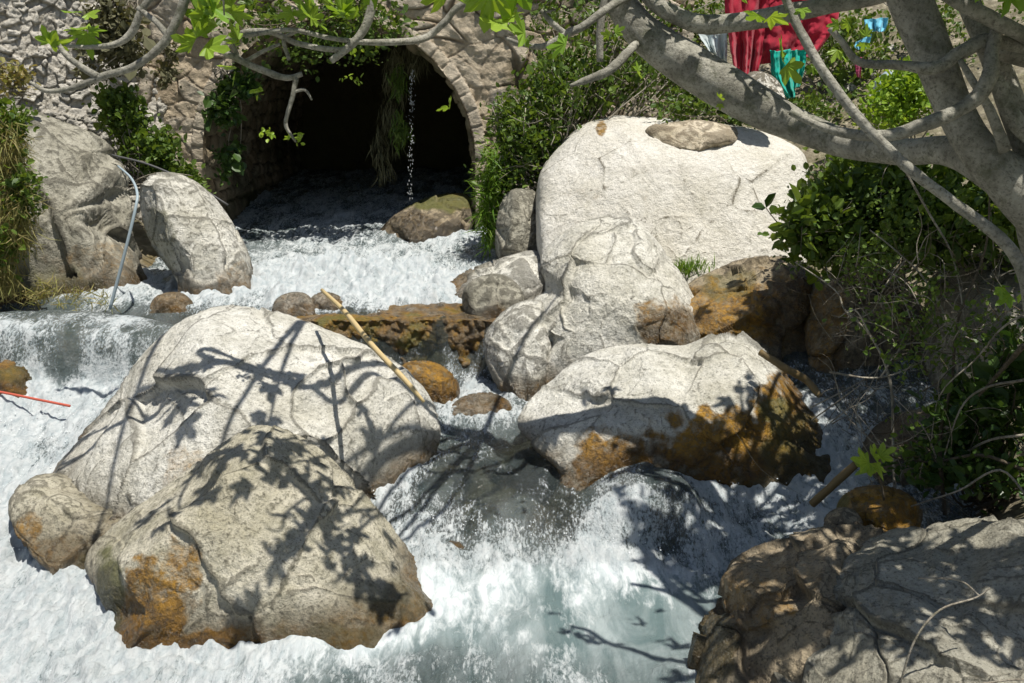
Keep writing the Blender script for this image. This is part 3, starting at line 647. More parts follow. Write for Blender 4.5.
# middle channel
boulder('boulder', [(392,390),(398,366),(415,359),(438,362),(455,375),(462,392),(455,408),(440,418),(405,415)],6.75,.28,'brown','wet orange-brown rock below the ledge in the narrow channel',cat='rock',level=6,facets=3,seed=97, foot=(428, 412),stains_shade=[(425,385,60,50,0,1)])
boulder('boulder', [(443,416),(452,400),(478,391),(500,394),(514,405),(514,424),(480,432),(450,430)],6.3,.28,'pale','low cream rock at the head of the cascade',cat='rock',level=6,facets=3,seed=101, foot=(480, 424),stains_shade=[(503,404,10,9,0,.8)])
boulder('boulder', [(-40,395),(-30,368),(10,357),(30,366),(37,385),(30,402),(10,412),(-30,415)],6.7,.3,'brown','ochre mossy rock cut by the left edge of the photo',cat='rock',level=6,facets=3,seed=103, foot=(5, 412),stains_shade=[(0,390,70,50,0,1),(20,375,30,10,1,.5)])
# right: wet dark ledges
boulder('boulder', [(672,300),(690,280),(718,268),(740,258),(775,254),(808,262),(834,285),(842,330),(830,372),(790,392),(740,370),(690,350),(676,330)],
  7.3, .5, 'brown', 'pale-topped rock with red-brown dripping algae, right of the grass tuft', group=GB, level=7, lean=.5, facets=3, seed=107, amp=1.3, wet=False,
  creases=[([(800,290),(790,330),(800,370)],.09,10),([(720,290),(735,330),(720,350)],.05,6)], stains_shade=[(735,315,60,38,0,.85),(800,330,40,60,2,.9),(700,320,26,40,0,.6),(790,310,40,50,0,.5),(730,285,30,16,1,.4)])
boulder('boulder', [(800,330),(808,285),(835,266),(870,258),(905,270),(928,310),(930,370),(900,430),(850,445),(812,420),(800,380)],
  6.9, .5, 'brown', 'dark overhung rock behind the bare twigs on the right bank', group=GB, level=7, lean=.45, facets=4, seed=109, amp=1.2, wet=False,
  creases=[([(850,300),(860,350),(850,420)],.06,8)], stains_shade=[(825,330,28,60,0,.6),(860,390,60,50,2,.9)])
boulder('boulder', [(920,330),(930,270),(975,250),(1040,255),(1080,320),(1080,420),(1000,450),(930,430)],
  6.3, .6, 'grey', 'grey rock deep in shade under the dark shrub at the right edge', group=GB, level=6, lean=.4, facets=6, seed=113, wet=False)
# lower right
boulder('boulder', [(684,672),(694,625),(716,604),(722,570),(742,550),(790,534),(835,522),(880,524),(905,545),(900,600),(880,700),(800,740),(700,730)],
  3.75, .42, 'brown', 'rugged brown boulder in the lower right, its dark wet foot in the pool', group=GB, level=8, lean=.5, facets=4, seed=127, amp=1.5, cen=(800,630),
  creases=[([(770,560),(775,620),(740,683)],.04,8),([(725,600),(760,610),(780,600)],.03,5)], bumps=[(770,545,25,15,.03),(750,590,25,20,.03)], stains_shade=[(715,640,32,50,2,1),(755,595,45,40,0,.45),(790,570,60,35,0,.25),(710,650,30,40,1,.4)])
boulder('boulder', [(770,700),(790,610),(840,560),(880,530),(930,524),(985,514),(1050,520),(1130,560),(1150,680),(1100,760),(900,790),(790,760)],
  3.35, .55, 'grey', 'huge smooth grey boulder filling the lower right corner, dappled with sun', group=GB, level=8, lean=.55, facets=2, planes=[(-.6,-.6,.5,.68),(-.1,-.5,.85,.74),(.3,-.9,.3,.78)], seed=131, amp=1.25, cen=(950,650), wet=False,
  creases=[([(850,560),(930,560),(1000,530)],.035,10),([(960,600),(990,640),(960,683)],.03,10),([(880,600),(870,683)],.02,9)], bumps=[(960,620,40,40,.03),(985,540,40,16,.03)])
boulder('boulder', [(834,520),(838,498),(855,486),(885,484),(912,494),(925,512),(918,535),(880,545),(845,540)],
  4.35, .24, 'brown', 'wet amber rock above the lower right boulders, next to the fig shoot', cat='rock', level=6, facets=3, seed=137, wet=False, stains_shade=[(870,512,60,40,0,1),(840,505,10,24,1,.8)])
boulder('boulder', [(822,528),(826,512),(845,505),(862,515),(864,535),(840,542)],4.2,.12,'brown','little brown stone wedged left of the amber rock',cat='rock',level=5,facets=4,seed=139,wet=False)
boulder('boulder', [(855,480),(862,440),(885,415),(930,405),(975,420),(1000,460),(990,510),(930,520),(870,505)], 5.3, .45, 'brown', 'low added rock coloured dark as shade, between the foam channel and the undergrowth', cat='rock', level=6, facets=5, seed=191, wet=False, stains_shade=[(900,460,80,60,2,.8)])  # added rock; the undergrowth's shade is put into its dark colour
# rocks under the falling water
SUBS = [([(556,560),(572,520),(592,492),(625,474),(660,474),(690,498),(706,535),(700,575),(640,600),(590,592)],5.1,.34,'brown','rounded brown rock under the clear cascade, right of centre',151,.0),
 ([(452,545),(462,515),(490,497),(525,494),(556,508),(570,540),(560,570),(500,580)],5.2,.30,'tan','rounded tan rock under the clear cascade, left of its brown neighbour',157,-.02),
 ([(395,540),(402,505),(420,488),(445,486),(462,505),(462,545),(430,560)],5.3,.2,'brown','speckled rock under the spray beside the big boulders',161,-.02),
 ([(430,575),(438,550),(452,540),(468,548),(478,570),(460,590)],4.85,.12,'brown','small dark rock poking through the foot of the cascade',163,.02),
 ([(-60,350),(-30,318),(30,311),(110,314),(170,324),(196,342),(190,368),(100,378),(-40,378)],6.95,.42,'brown','water-covered boulder forming the hump at the left edge',167,-.02)]
DR = []
for pl, Y, T, m, lab, sd, dz_ in SUBS:
    o = boulder('boulder', pl, Y, T, m, lab, cat='rock', level=6, facets=1, seed=sd, amp=.7, stains_shade=[(np.mean([a for a, b in pl]), np.mean([b for a, b in pl]), 50, 30, 0, .6)])
    WL.pop(); o.location.z += dz_
    if sd != 163:
        n_ = len(o.data.vertices); a_ = np.empty(n_*3, np.float32); o.data.vertices.foreach_get('co', a_); DR.append(a_.reshape(-1, 3)+np.array(o.location[:]))
# weir: a natural ledge with algae
def ledge():
    n, m = 260, 90; u = np.linspace(0, 1, n); xs = P(262, 316, 7.75)[0]+(P(520, 316, 7.55)[0]-P(262, 316, 7.75)[0])*u
    ys = 7.47-.05*u
    prof = np.array([[.75, -.40], [.55, -.02], [.30, .0], [.03, -.01], [.0, -.05], [-.03, -.16], [-.0, -.28], [-.03, -.36], [-.03, -.60]])
    pr = catmull(prof, 11); m = len(pr)
    V = np.stack([np.repeat(xs[:, None], m, 1), ys[:, None]+pr[None, :, 0], .665+np.repeat(pr[None, :, 1], n, 0)], -1).reshape(-1, 3)
    V[:, 1] += .06*fbm(V*3+3, 4)+.025*ridged(V*9, 3); V[:, 2] += .012*fbm(V*8, 3)
    st = np.zeros((len(V), 3)); nn = fbm(V*5, 4); st[:, 0] = np.clip(.6+nn*.9, 0, 1); st[:, 1] = np.clip(nn*1.4-.05, 0, .8); st[:, 2] = np.clip(.55-nn, 0, 1)
    Fc = grid_faces(n, m); o = mesh_np('rock_ledge', V, Fc, M['brown'], attrs={'stain': st, 'cav': np.clip(.5+fbm(V*14, 3)*1.2, 0, 1)})
    recenter(o, V.min(0)); tag(o, 'straight brown algae-covered ledge the water slides over below the foam', 'ledge')
ledge()

# water sheet
wx = axis([(-5.6, -3.6, 60), (-3.6, 2.4, 430), (2.4, 3.4, 30)])
wy = axis([(-9, 2.8, 120), (2.8, 6.8, 330), (6.8, 9.5, 130), (9.5, 18, 110)])
X, Y_ = np.meshgrid(wx, wy); q = np.column_stack([X.ravel(), Y_.ravel()]); r = wrbf(q); z0 = r[:, 0]
fo = np.clip(r[:, 1], 0, 1); mk = np.clip(r[:, 2], 0, 1)
# a clear sheet of water runs over the submerged rocks
WL = np.vstack(WL); nY, nX = len(wy), len(wx); HZ = np.full((nY, nX), -9.); DR = np.vstack(DR); D2 = []
for _ in range(8): D2.append(DR+rng.normal(size=DR.shape)*[.012, .012, 0])
DR = np.vstack(D2); iy = np.clip(np.searchsorted(wy, DR[:, 1]), 0, nY-1); ix = np.clip(np.searchsorted(wx, DR[:, 0]), 0, nX-1)
np.maximum.at(HZ, (iy, ix), DR[:, 2])
for _ in range(2): HZ = np.maximum.reduce([HZ]+[np.roll(HZ, s_, k_) for s_ in (1, -1) for k_ in (0, 1)])
Z2 = np.maximum(z0.reshape(nY, nX), HZ+.022); over = (HZ+.03 > z0.reshape(nY, nX)).astype(float)
for _ in range(7):
    Z2 = (Z2*2+sum(np.roll(Z2, s_, k_) for s_ in (1, -1) for k_ in (0, 1)))/6; over = (over*2+sum(np.roll(over, s_, k_) for s_ in (1, -1) for k_ in (0, 1)))/6
Z2 = np.maximum(Z2, HZ+.012)
z0 = Z2.ravel(); over = over.ravel(); mk = mk*(1-.9*over)+.36*over; fo = fo*(1-over)+over*np.clip(.37+.2*(q[:, 1] < 5.05), 0, 1)
p3 = np.column_stack([q[:, 0]*1.0, q[:, 1]*.6, np.zeros(len(q))])
turb = fo**1.2
big = fbm(p3*2.6, 3); mid_ = ridged(p3*6+3, 3); fin = fbm(p3*21, 3, .6)
calm = sstep(.72, .9, mk)*sstep(5.0, 4.4, q[:, 1]) if False else sstep(.70, .9, mk)*(1-sstep(4.75, 5.1, q[:, 1]))*sstep(-1.5, -.8, q[:, 0])
rough_ = 1-.75*calm; casc = np.exp(-(((q[:, 0]-.25)/.85)**2 + ((q[:, 1]-5.65)/.55)**2))
dz = big*.060*(.35+turb*(1-.45*calm)) + (mid_-.3)*.034*(.22+.8*turb)*rough_ + fin*(.005+.016*turb)*rough_
dz *= 1-.72*over
# broad billows in the boiling pool below the culvert and the lower pool
boil = np.exp(-(((q[:, 0]+1.6)/1.2)**2 + ((q[:, 1]-8.9)/.9)**2)); dz += boil*(.09*ridged(p3*3.3+9, 4)+.05*fbm(p3*9, 3)-.02)
sx, sy = perlin(p3*9+5), perlin(p3*9+25)
# the water piles up and whitens where it meets the stones
H, _, _ = np.histogram2d(WL[:, 1], WL[:, 0], bins=[np.r_[wy, wy[-1]+.1], np.r_[wx, wx[-1]+.1]]); H = (H > 0).astype(float)
for _ in range(9):
    H = np.maximum(H, .86*np.maximum.reduce([np.roll(H, 1, 0), np.roll(H, -1, 0), np.roll(H, 1, 1), np.roll(H, -1, 1)]))
H = H.ravel(); nearf = H*sstep(.15, .6, fo+.25*fbm(p3*3+70, 3)+.15)
dz += nearf*(.018+.03*np.maximum(fbm(p3*8+11, 3), 0)) - 0
V = np.column_stack([q[:, 0]+sx*.018*turb, q[:, 1]+sy*.018*turb, z0+dz])
# patches inside a foamy stretch where the water shows through
pf = fbm(p3*1.9+40, 4, .6)
foA = np.clip(fo*.92 + pf*.26*(1-boil) + (mid_-.3)*.10*rough_ + big*.10 + .28*nearf - .16*calm - .36*casc, 0, 1)
water = mesh_np('water', V, grid_faces(len(wy), len(wx)), M['water'], attrs={'foam': foA, 'milk': mk, 'calm': calm})
tag(water, kind='structure')

# ------------------------------------------------------------ masonry
YW = 10.85
AC = P(340, 160, YW); ar = 135*((AC-CAM)@FWD)/F     # arch centre and radius
def arch_in(x, z, rr):                                 # signed distance-ish: <0 inside the opening
    dx = x-AC[0]; up = z > AC[2]
    return np.where(up, np.hypot(dx, z-AC[2])-rr, np.abs(dx)-rr)
WX0, WX1 = P(120, 100, YW)[0], P(690, 100, YW)[0]
nx, nz_ = 520, 330
xs = np.linspace(WX0, WX1, nx); zs = np.linspace(.3, 3.95, nz_)
X, Z = np.meshgrid(xs, zs); x, z_ = X.ravel(), Z.ravel()
inside = arch_in(x, z_, ar)
wu = x*3.1+.75*perlin(np.column_stack([x*2, z_*2, 0*x])); wv = z_*4.9+.8*perlin(np.column_stack([x*2+9, z_*2, 0*x]))
f1, f2, cid = worley2(wu, wv, .95); joint = 1-sstep(.02, .16, f2-f1)
plaster = sstep(.1, .5, perlin(np.column_stack([x*1.3+4, z_*1.3, 0*x]))+.3*(np.abs(x-P(190,120,YW)[0]) < .3))
hh = (.06*(cid-.3) + .03*sstep(0, .12, f2-f1) )*(1-.75*plaster) + .02*fbm(np.column_stack([x*6, z_*6, 0*x]), 4)
# voussoirs round the opening
ring = (inside > 0) & (inside < .13)
phi = np.where(z_ > AC[2], np.arctan2(z_-AC[2], x-AC[0])*ar/.17, (z_-AC[2])/.3+50)
vj = np.abs((phi % 1)-.5)*2; hh = np.where(ring, .045+.010*hash2(np.floor(phi).astype(np.int64), 0*x.astype(np.int64), 4)-.014*sstep(.8, .98, vj)-.01*sstep(.09, .13, inside)+.012*fbm(np.column_stack([x*7, z_*7, 0*x]), 3), hh)
cid = np.where(ring, hash2(np.floor(phi).astype(np.int64), 0*x.astype(np.int64), 4)*.5+.4, cid); joint = np.where(ring, .4*sstep(.85, .97, vj), joint*(1-.6*plaster))
# pull verts just inside the opening onto its edge
Vx = x.copy(); Vz = z_.copy()
mv = (inside < 0) & (inside > -.03); k = (ar)/(ar+np.where(mv, inside, 0))
up = z_ > AC[2]
Vx = np.where(mv, AC[0]+(x-AC[0])*np.where(up, k, k), Vx); Vz = np.where(mv & up, AC[2]+(z_-AC[2])*k, Vz)
V = np.column_stack([Vx, YW-hh, Vz]); Fc = grid_faces(nz_, nx); keep = (inside[Fc] > -.03).all(1); Fc = Fc[keep][:, ::-1]
stn = np.clip(1-sstep(.9, 1.4, z_+.3*perlin(np.column_stack([x*2, z_*2, 0*x]))), 0, 1)*.5
stn = np.maximum(stn, .6*sstep(.15, .5, fbm(np.column_stack([x*2.2, z_*1.1, 0*x+5]), 4))*(x > AC[0]-1))
# 
wall = empty('culvert_wall', (AC[0], YW, .5))
mesh_np('wall_face', V, Fc, M['wall'], wall, attrs={'stone': np.column_stack([cid, joint, stn])})
# barrel of the culvert
nt, nl = 260, 300; tt = np.linspace(0, 1, nt); L = np.pi*ar+2*1.4; s = tt*L; xx = np.empty(nt); zz = np.empty(nt); nxn = np.empty((nt, 2))
for i, si in enumerate(s):
    if si < 1.4: xx[i], zz[i] = AC[0]-ar, AC[2]-1.4+si; nxn[i] = (-1, 0)
    elif si > L-1.4: xx[i], zz[i] = AC[0]+ar, AC[2]-(si-(L-1.4)); nxn[i] = (1, 0)
    else:
        a_ = np.pi-(si-1.4)/ar; xx[i], zz[i] = AC[0]+ar*math.cos(a_), AC[2]+ar*math.sin(a_); nxn[i] = (math.cos(a_), math.sin(a_))
yy = YW-.06 + (np.linspace(0, 1, nl)**1.3)*7.0
uu, vv_ = np.meshgrid(s, yy, indexing='ij'); u1, v1 = uu.ravel(), vv_.ravel()
f1, f2, cid = worley2(v1*3.4, u1*6, .7); hb = .05*(cid-.3)+.04*sstep(0, .3, f2-f1)+.03*fbm(np.column_stack([u1*4, v1*4, 0*u1]), 4); hb *= sstep(YW-.06, YW+.12, v1)
Vb = np.column_stack([np.repeat(xx, nl)-np.repeat(nxn[:, 0], nl)*hb, v1, np.repeat(zz, nl)-np.repeat(nxn[:, 1], nl)*hb])
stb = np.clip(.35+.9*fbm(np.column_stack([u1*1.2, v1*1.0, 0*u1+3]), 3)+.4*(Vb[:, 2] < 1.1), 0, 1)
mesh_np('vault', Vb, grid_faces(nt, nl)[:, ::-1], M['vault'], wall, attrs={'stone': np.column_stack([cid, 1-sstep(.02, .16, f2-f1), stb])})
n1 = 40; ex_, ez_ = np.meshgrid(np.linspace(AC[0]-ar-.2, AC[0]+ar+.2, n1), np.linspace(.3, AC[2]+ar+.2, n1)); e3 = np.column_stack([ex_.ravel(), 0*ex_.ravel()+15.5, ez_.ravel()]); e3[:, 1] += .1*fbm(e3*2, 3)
mesh_np('added_end_wall', e3, grid_faces(n1, n1), M['vault'], wall, attrs={'stone': np.column_stack([.3+0*e3[:, 0], .5+0*e3[:, 0], .8+0*e3[:, 0]])})  # added to shut out daylight behind the arch, coloured dark as shade
# back and sides of the wall: a solid crown behind the face
bm_ = MB()
def boxq(mb, x0, x1, y0, y1, z0, z1):
    v = [(x0,y0,z0),(x1,y0,z0),(x1,y1,z0),(x0,y1,z0),(x0,y0,z1),(x1,y0,z1),(x1,y1,z1),(x0,y1,z1)]
    mb.add(v, [(0,3,2,1),(4,5,6,7),(0,1,5,4),(1,2,6,5),(2,3,7,6),(3,0,4,7)])
boxq(bm_, WX0+.02, WX1-.02, YW+.06, YW+.5, AC[2]+ar+.12, 3.9); boxq(bm_, WX0+.02, AC[0]-ar-.1, YW+.06, YW+.5, .3, AC[2]+ar+.11); boxq(bm_, AC[0]+ar+.1, WX1-.02, YW+.06, YW+.5, .3, AC[2]+ar+.11)
o = bm_.build('wall_core', M['wall'], wall, False)
tag(wall, 'old tan stone wall with a round culvert arch at the back of the stream', 'stone wall'); fix_children(wall)
# earth over the culvert
n1, n2 = 60, 60; ex, ey = np.meshgrid(np.linspace(-6.5, 1.6, n1), np.linspace(YW+.3, 19, n2)); e3 = np.column_stack([ex.ravel(), ey.ravel(), 0*ex.ravel()])
emb = mesh_np('embankment', e3+np.column_stack([0*e3[:, 0], 0*e3[:, 0], 3.86+.08*fbm(e3, 3)+.03*(e3[:, 1]-YW)]), grid_faces(n2, n1), M['ground'], attrs={'dry': np.ones(n1*n2)})
tag(emb, kind='structure')
# grey rubble wall on the left, turned towards the stream
p0 = P(-330, 60, 8.9); p1 = P(172, 60, 10.75); du = p1[:2]-p0[:2]; Lr = np.linalg.norm(du); du /= Lr; nr = np.array([du[1], -du[0]])
if nr[1] > 0: nr = -nr
n1, n2 = 640, 330; U, Z = np.meshgrid(np.linspace(0, Lr, n1), np.linspace(.4, 4.0, n2)); U, Z = U.ravel(), Z.ravel()
g3 = np.column_stack([U*2, Z*2, 0*U])
f1, f2, cid = worley2((U*.95+Z*.35)*8.5+1.1*perlin(g3)+.4*perlin(g3*4), (Z-U*.25)*12+1.2*perlin(g3+7)+.3*perlin(g3*4+5), .95); joint = 1-sstep(.04, .22, f2-f1)
hh = .07*(cid-.4)*sstep(.0, .06, f2-f1)+.012*sstep(0, .2, f2-f1)+.03*fbm(g3*1.2, 4)+.012*fbm(g3*9, 3)
lean_ = .10*(Z-.4)
V = np.column_stack([p0[0]+du[0]*U+nr[0]*(hh-lean_), p0[1]+du[1]*U+nr[1]*(hh-lean_), Z])
rw = mesh_np('rubble_wall', V, grid_faces(n2, n1), M['rubble'], attrs={'stone': np.column_stack([cid, joint*.55, .25*sstep(.2, .6, fbm(g3*.7, 4))])})
recenter(rw, (p0[0], p0[1], .4)); tag(rw, 'grey rough rubble retaining wall behind the left bank', 'stone wall')
# mossy rock in the culvert mouth
boulder('boulder', [(372,250),(376,232),(396,212),(425,197),(455,191),(472,196),(478,212),(470,245),(430,262),(390,262)], 11.0, .5, 'brown', 'dark rock with yellow-green moss on top, in the culvert mouth', cat='rock', level=6, facets=3, seed=173, wet=False,
  stains_shade=[(440,202,45,10,1,.9),(455,200,25,12,0,.6),(425,240,60,28,2,1)])
# ------------------------------------------------------------ plants
def ell(n, rx=.5):                                   # oval leaf, folded along the midrib: 6 verts, 2 quads per side -> 4-gon pairs
    return np.array([(0,0,0),(.32,rx*.8,.10),(.72,rx*.7,.10),(1,0,-.06),(.72,-rx*.7,.10),(.32,-rx*.8,.10)]), np.array([(0,3,2,1),(0,5,4,3)])
OV = ell(0, .42)
GB_ = (np.array([(0,-.035,0),(0,.035,0),(.5,.03,.09),(.5,-.03,.09),(1,.004,-.05),(1,-.004,-.05)]), np.array([(0,1,2,3),(3,2,4,5)]))
def fig_leaf_shape():
    # five lobes, cupped
    tips = [(-100, .55), (-55, .85), (0, 1.05), (55, .85), (100, .55)]
    rim = [(180, .16)]
    for i, (a, r) in enumerate(tips):
        rim += [(a-13, r*.78), (a, r), (a+13, r*.78)]
        if i < 4: rim.append(((a+tips[i+1][0])/2, .44))
    rim.sort(key=lambda q: q[0])
    V = [(.0, 0, 0)]
    for a, r in rim:
        x, y = r*math.cos(R(a)), r*math.sin(R(a)); V.append((x+.12, y, .16*r*r-.10*x*x*r+.06*math.sin(5*a)))
    n = len(rim); Fc = []
    for k in range(1, n, 2):
        a = k; b = k+1 if k+1 <= n else 1; c = k+2 if k+2 <= n else 1
        Fc.append((0, a, b, c))
    if n % 2 == 0: pass
    return np.array(V), np.array(Fc)
FIG = fig_leaf_shape()
def frames(dirs, rg, flat=.6):
    """rotation matrices whose x is dirs and whose z leans up"""
    x = dirs/np.linalg.norm(dirs, axis=1)[:, None]
    z = rg.normal(size=x.shape)*(1-flat); z[:, 2] += flat*1.6
    z -= x*(x*z).sum(1)[:, None]; z /= np.linalg.norm(z, axis=1)[:, None]+1e-9
    y = np.cross(z, x); return np.stack([x, y, z], 2)
def scatter(mb, shape, pos, dirs, size, rg, flat=.6, val=None):
    SV, SF = shape; n = len(pos); A = frames(dirs, rg, flat)
    V = np.einsum('nij,kj->nki', A, SV)*np.asarray(size)[:, None, None] + pos[:, None]
    Fc = (SF[None]+np.arange(n)[:, None, None]*len(SV)).reshape(-1, 4)
    val = rg.uniform(0, 1, n) if val is None else val
    mb.add(V.reshape(-1, 3), Fc, np.repeat(val, len(SV)))
def pxpos(rg, regs, n):
    """points in soft ellipsoids given as (px, py, rx, ry, Y, rY, weight)"""
    w = np.array([r[6] for r in regs], float); k = rg.choice(len(regs), n, p=w/w.sum()); out = np.empty((n, 3)); cc = np.empty((n, 3))
    for i in range(n):
        a = regs[k[i]]; v = rg.normal(size=3); v *= rg.uniform(.15, 1)**.5/np.linalg.norm(v)
        out[i] = P(a[0]+v[0]*a[2], a[1]+v[1]*a[3], a[4]+v[2]*a[5]); cc[i] = P(a[0], a[1]+a[3], a[4])
    return out, cc
def clumped(rg, regs, n, per=14, spread=.05):
    m = max(1, n//per); c, cc = pxpos(rg, regs, m); i = rg.integers(0, m, n); return c[i]+rg.normal(size=(n, 3))*spread, c, cc
def shrub(name, label, regs, n, leaf, root, mat='bush_leaf', size=(.03, .055), twigs=40, tmat='twig', flat=.45, seed=1, per=14, spread=.05, shape=OV, trad=.006, cat='shrub', group=None, out_twigs=0):
    rg = np.random.default_rng(seed); root = np.asarray(root, float)
    e = empty(name, root); pos, c, cc = clumped(rg, regs, n, per, spread)
    d = rg.normal(size=pos.shape)*.9+(pos-root)*.6+np.array([0, -.15, .25]); mb = MB()
    scatter(mb, shape, pos, d, rg.uniform(*size, n)*np.exp(rg.normal(0, .32, n)), rg, flat, np.clip(rg.normal(.45, .32, n), 0, 1)); mb.build('foliage', M[mat], e, False)
    mb = MB()
    for k in range(twigs):
        tgt = c[rg.integers(0, len(c))]; mid = root*.45+tgt*.55+rg.normal(size=3)*.12; mid[2] += .08
        tube(mb, [root+rg.normal(size=3)*[.08, .08, .02], root*.75+mid*.25+rg.normal(size=3)*.06, mid, tgt*.8+mid*.2+rg.normal(size=3)*.04, tgt], [trad*1.5, trad*1.2, trad*.9, trad*.6, trad*.3], 5, 3)
    for k in range(out_twigs):
        tgt = c[rg.integers(0, len(c))]; d = rg.normal(size=3); d /= np.linalg.norm(d)
        tube(mb, [tgt-d*.18, tgt+rg.normal(size=3)*.03, tgt+d*.16+rg.normal(size=3)*.04], [trad*.6, trad*.5, trad*.2], 5, 3)
    if twigs or out_twigs: mb.build('stem', M[tmat], e)
    tag(e, label, cat, group); fix_children(e); return e

def grass(name, label, regs, n, mat, size, droop, seed, root, kind=None, cat='grass', spread=.03, width=1., bunch=9):
    rg = np.random.default_rng(seed); pos, c, cc = clumped(rg, regs, n, bunch, spread); d = rg.normal(size=pos.shape)*.5; d[:, 2] += droop; mb = MB()
    sh = (GB_[0]*np.array([1, width, 1]), GB_[1]); scatter(mb, sh, pos, d, rg.uniform(*size, n), rg, .3, np.clip(rg.normal(.5, .3, n), 0, 1))
    o = mb.build(name, M[mat], None, False); recenter(o, root); tag(o, label, cat, kind=kind); return o

shrub('shrub', 'leafy bright green shrub at the foot of the rubble wall', [(125,118,22,24,9.9,.25,3),(150,150,28,25,9.8,.25,3),(182,182,22,16,9.7,.2,1.5),(112,100,12,10,9.9,.15,1)], 3600, OV, P(140,185,9.8), size=(.035,.065), twigs=30, seed=5)
shrub('shrub', 'small weed on the left edge of the rubble wall', [(15,78,16,12,9.0,.1,1)], 260, OV, P(12,95,9.0), size=(.03,.06), twigs=10, seed=6, cat='weed', mat='dry_grass')
shrub('shrub', 'dry creeper trailing down the corner of the two walls', [(112,25,22,30,9.7,.15,3),(100,60,30,22,9.8,.12,1),(135,50,14,30,9.9,.1,1),(170,55,10,28,10.2,.12,1)], 1900, GB_, P(120,0,10.0), mat='moss_leaf', shape=OV, size=(.03,.07), twigs=26, seed=8, cat='creeper', flat=.1)
shrub('shrub', 'ivy hanging down the left jamb of the arch', [(222,108,14,16,10.6,.08,2),(230,160,10,22,10.7,.08,.8),(240,85,16,8,10.65,.08,1)], 900, OV, P(225,70,10.75), mat='dark_leaf', size=(.04,.08), twigs=10, seed=9, cat='ivy')
shrub('shrub', 'dark leafy growth along the crown of the arch', [(360,30,50,26,10.5,.15,2),(300,45,45,18,10.6,.12,1),(340,8,60,14,10.5,.15,1),(250,15,40,14,10.5,.12,1)], 2300, OV, P(350,5,10.7), mat='bush_leaf', size=(.03,.06), twigs=30, tmat='twig_dark', seed=10, cat='creeper', spread=.08)
# twiggy shrub over the right of the arch
shrub('shrub', 'tall twiggy green shrub between the arch and the white block', [(572,90,55,42,9.9,.5,4),(528,140,34,40,9.7,.4,4),(508,180,24,26,9.6,.3,2),(600,60,50,35,10.0,.5,2),(650,75,45,38,9.9,.5,2.5),(690,100,30,12,9.7,.3,1),(510,120,18,26,9.8,.3,1),(640,20,50,30,10.2,.4,1.2),(560,15,50,22,10.3,.3,.7)], 9500, OV, P(560,215,9.8), size=(.03,.06), twigs=120, seed=12, per=16, spread=.07, trad=.008, out_twigs=260)
grass('grass_clump', 'bright green grass hanging beside the culvert water at the foot of the twiggy shrub', [(492,175,12,30,9.5,.15,2),(488,215,7,34,9.5,.1,2)], 1000, 'green_grass', (.10,.22), -.3, 14, P(490,250,9.5))
grass('grass_clump', 'little bright green grass tuft at the foot of the white block', [(692,272,22,5,7.95,.08,1)], 330, 'green_grass', (.06,.13), 1.1, 15, P(692,282,7.9), spread=.02)
grass('grass_clump', 'long dry and green grass hanging over the left bank boulder', [(6,150,20,40,7.9,.25,3),(12,215,20,45,7.8,.2,3),(-5,268,18,25,7.8,.2,1.2)], 4200, 'dry_grass', (.06,.22), -.7, 16, P(0,200,8.1), width=.55)
shrub('shrub', 'green leafy shrub at the left edge above the hanging dry grass', [(8,128,20,26,7.9,.15,2),(20,195,14,20,7.75,.1,1.5),(0,250,18,26,7.7,.1,1)], 1500, OV, P(-10,200,8.1), mat='bush_leaf', size=(.03,.06), twigs=16, seed=17)
grass('grass_clump', 'dry straw at the foot of the left bank boulder', [(20,292,50,10,7.7,.1,1),(60,300,60,6,7.7,.1,1)], 500, 'dry_grass', (.05,.14), .3, 18, P(20,300,7.7))
# bank on the right behind the tree
shrub('shrub', 'sunny yellow-green bush seen through the fork of the fig tree', [(900,100,34,24,8.6,.3,3),(915,85,26,18,8.6,.3,2),(885,120,30,14,8.5,.2,1)], 2300, OV, P(905,150,8.6), mat='fig_leaf', size=(.03,.055), twigs=20, seed=21)
shrub('shrub', 'grey-green scrub on the sunny bank behind the clothes', [(850,55,40,40,11.2,.4,3),(930,30,50,40,11.4,.4,2),(800,20,60,26,11.6,.4,2),(700,25,40,30,11.3,.3,2),(1000,60,50,60,11,.4,2),(840,110,40,16,10.6,.3,1)], 5200, OV, P(860,120,11.5), mat='bush_leaf', size=(.03,.06), twigs=50, seed=22, spread=.09, out_twigs=60)
shrub('shrub', 'low light-leaved weeds under the big limb', [(700,108,26,12,9.3,.2,1),(740,118,22,8,9.3,.2,1),(800,108,30,8,9.4,.2,1),(670,112,20,8,9.2,.1,.6)], 900, OV, P(720,125,9.4), mat='bush_leaf', size=(.03,.055), twigs=12, seed=23, cat='weed')
shrub('shrub', 'dense dark green shrub right of the white block', [(850,205,42,30,6.9,.4,4),(830,230,36,26,6.7,.3,4),(900,190,50,28,6.8,.4,3),(960,215,55,35,6.4,.4,3),(920,240,50,24,6.4,.3,2),(1020,230,40,50,6.2,.4,2),(840,175,24,14,7.2,.3,1)], 9500, OV, P(880,300,6.9), mat='bush_leaf', size=(.035,.075), twigs=80, tmat='twig', seed=24, per=16, spread=.09, out_twigs=160)
shrub('shrub', 'dark leafy undergrowth low on the right edge behind the bare twigs', [(980,420,40,45,4.6,.25,3),(1015,380,30,60,4.7,.3,2),(930,460,30,22,4.5,.2,1),(1000,470,40,20,4.4,.2,1)], 1900, OV, P(990,500,4.7), mat='dark_leaf', size=(.03,.07), twigs=30, tmat='twig_dark', seed=25, spread=.05)
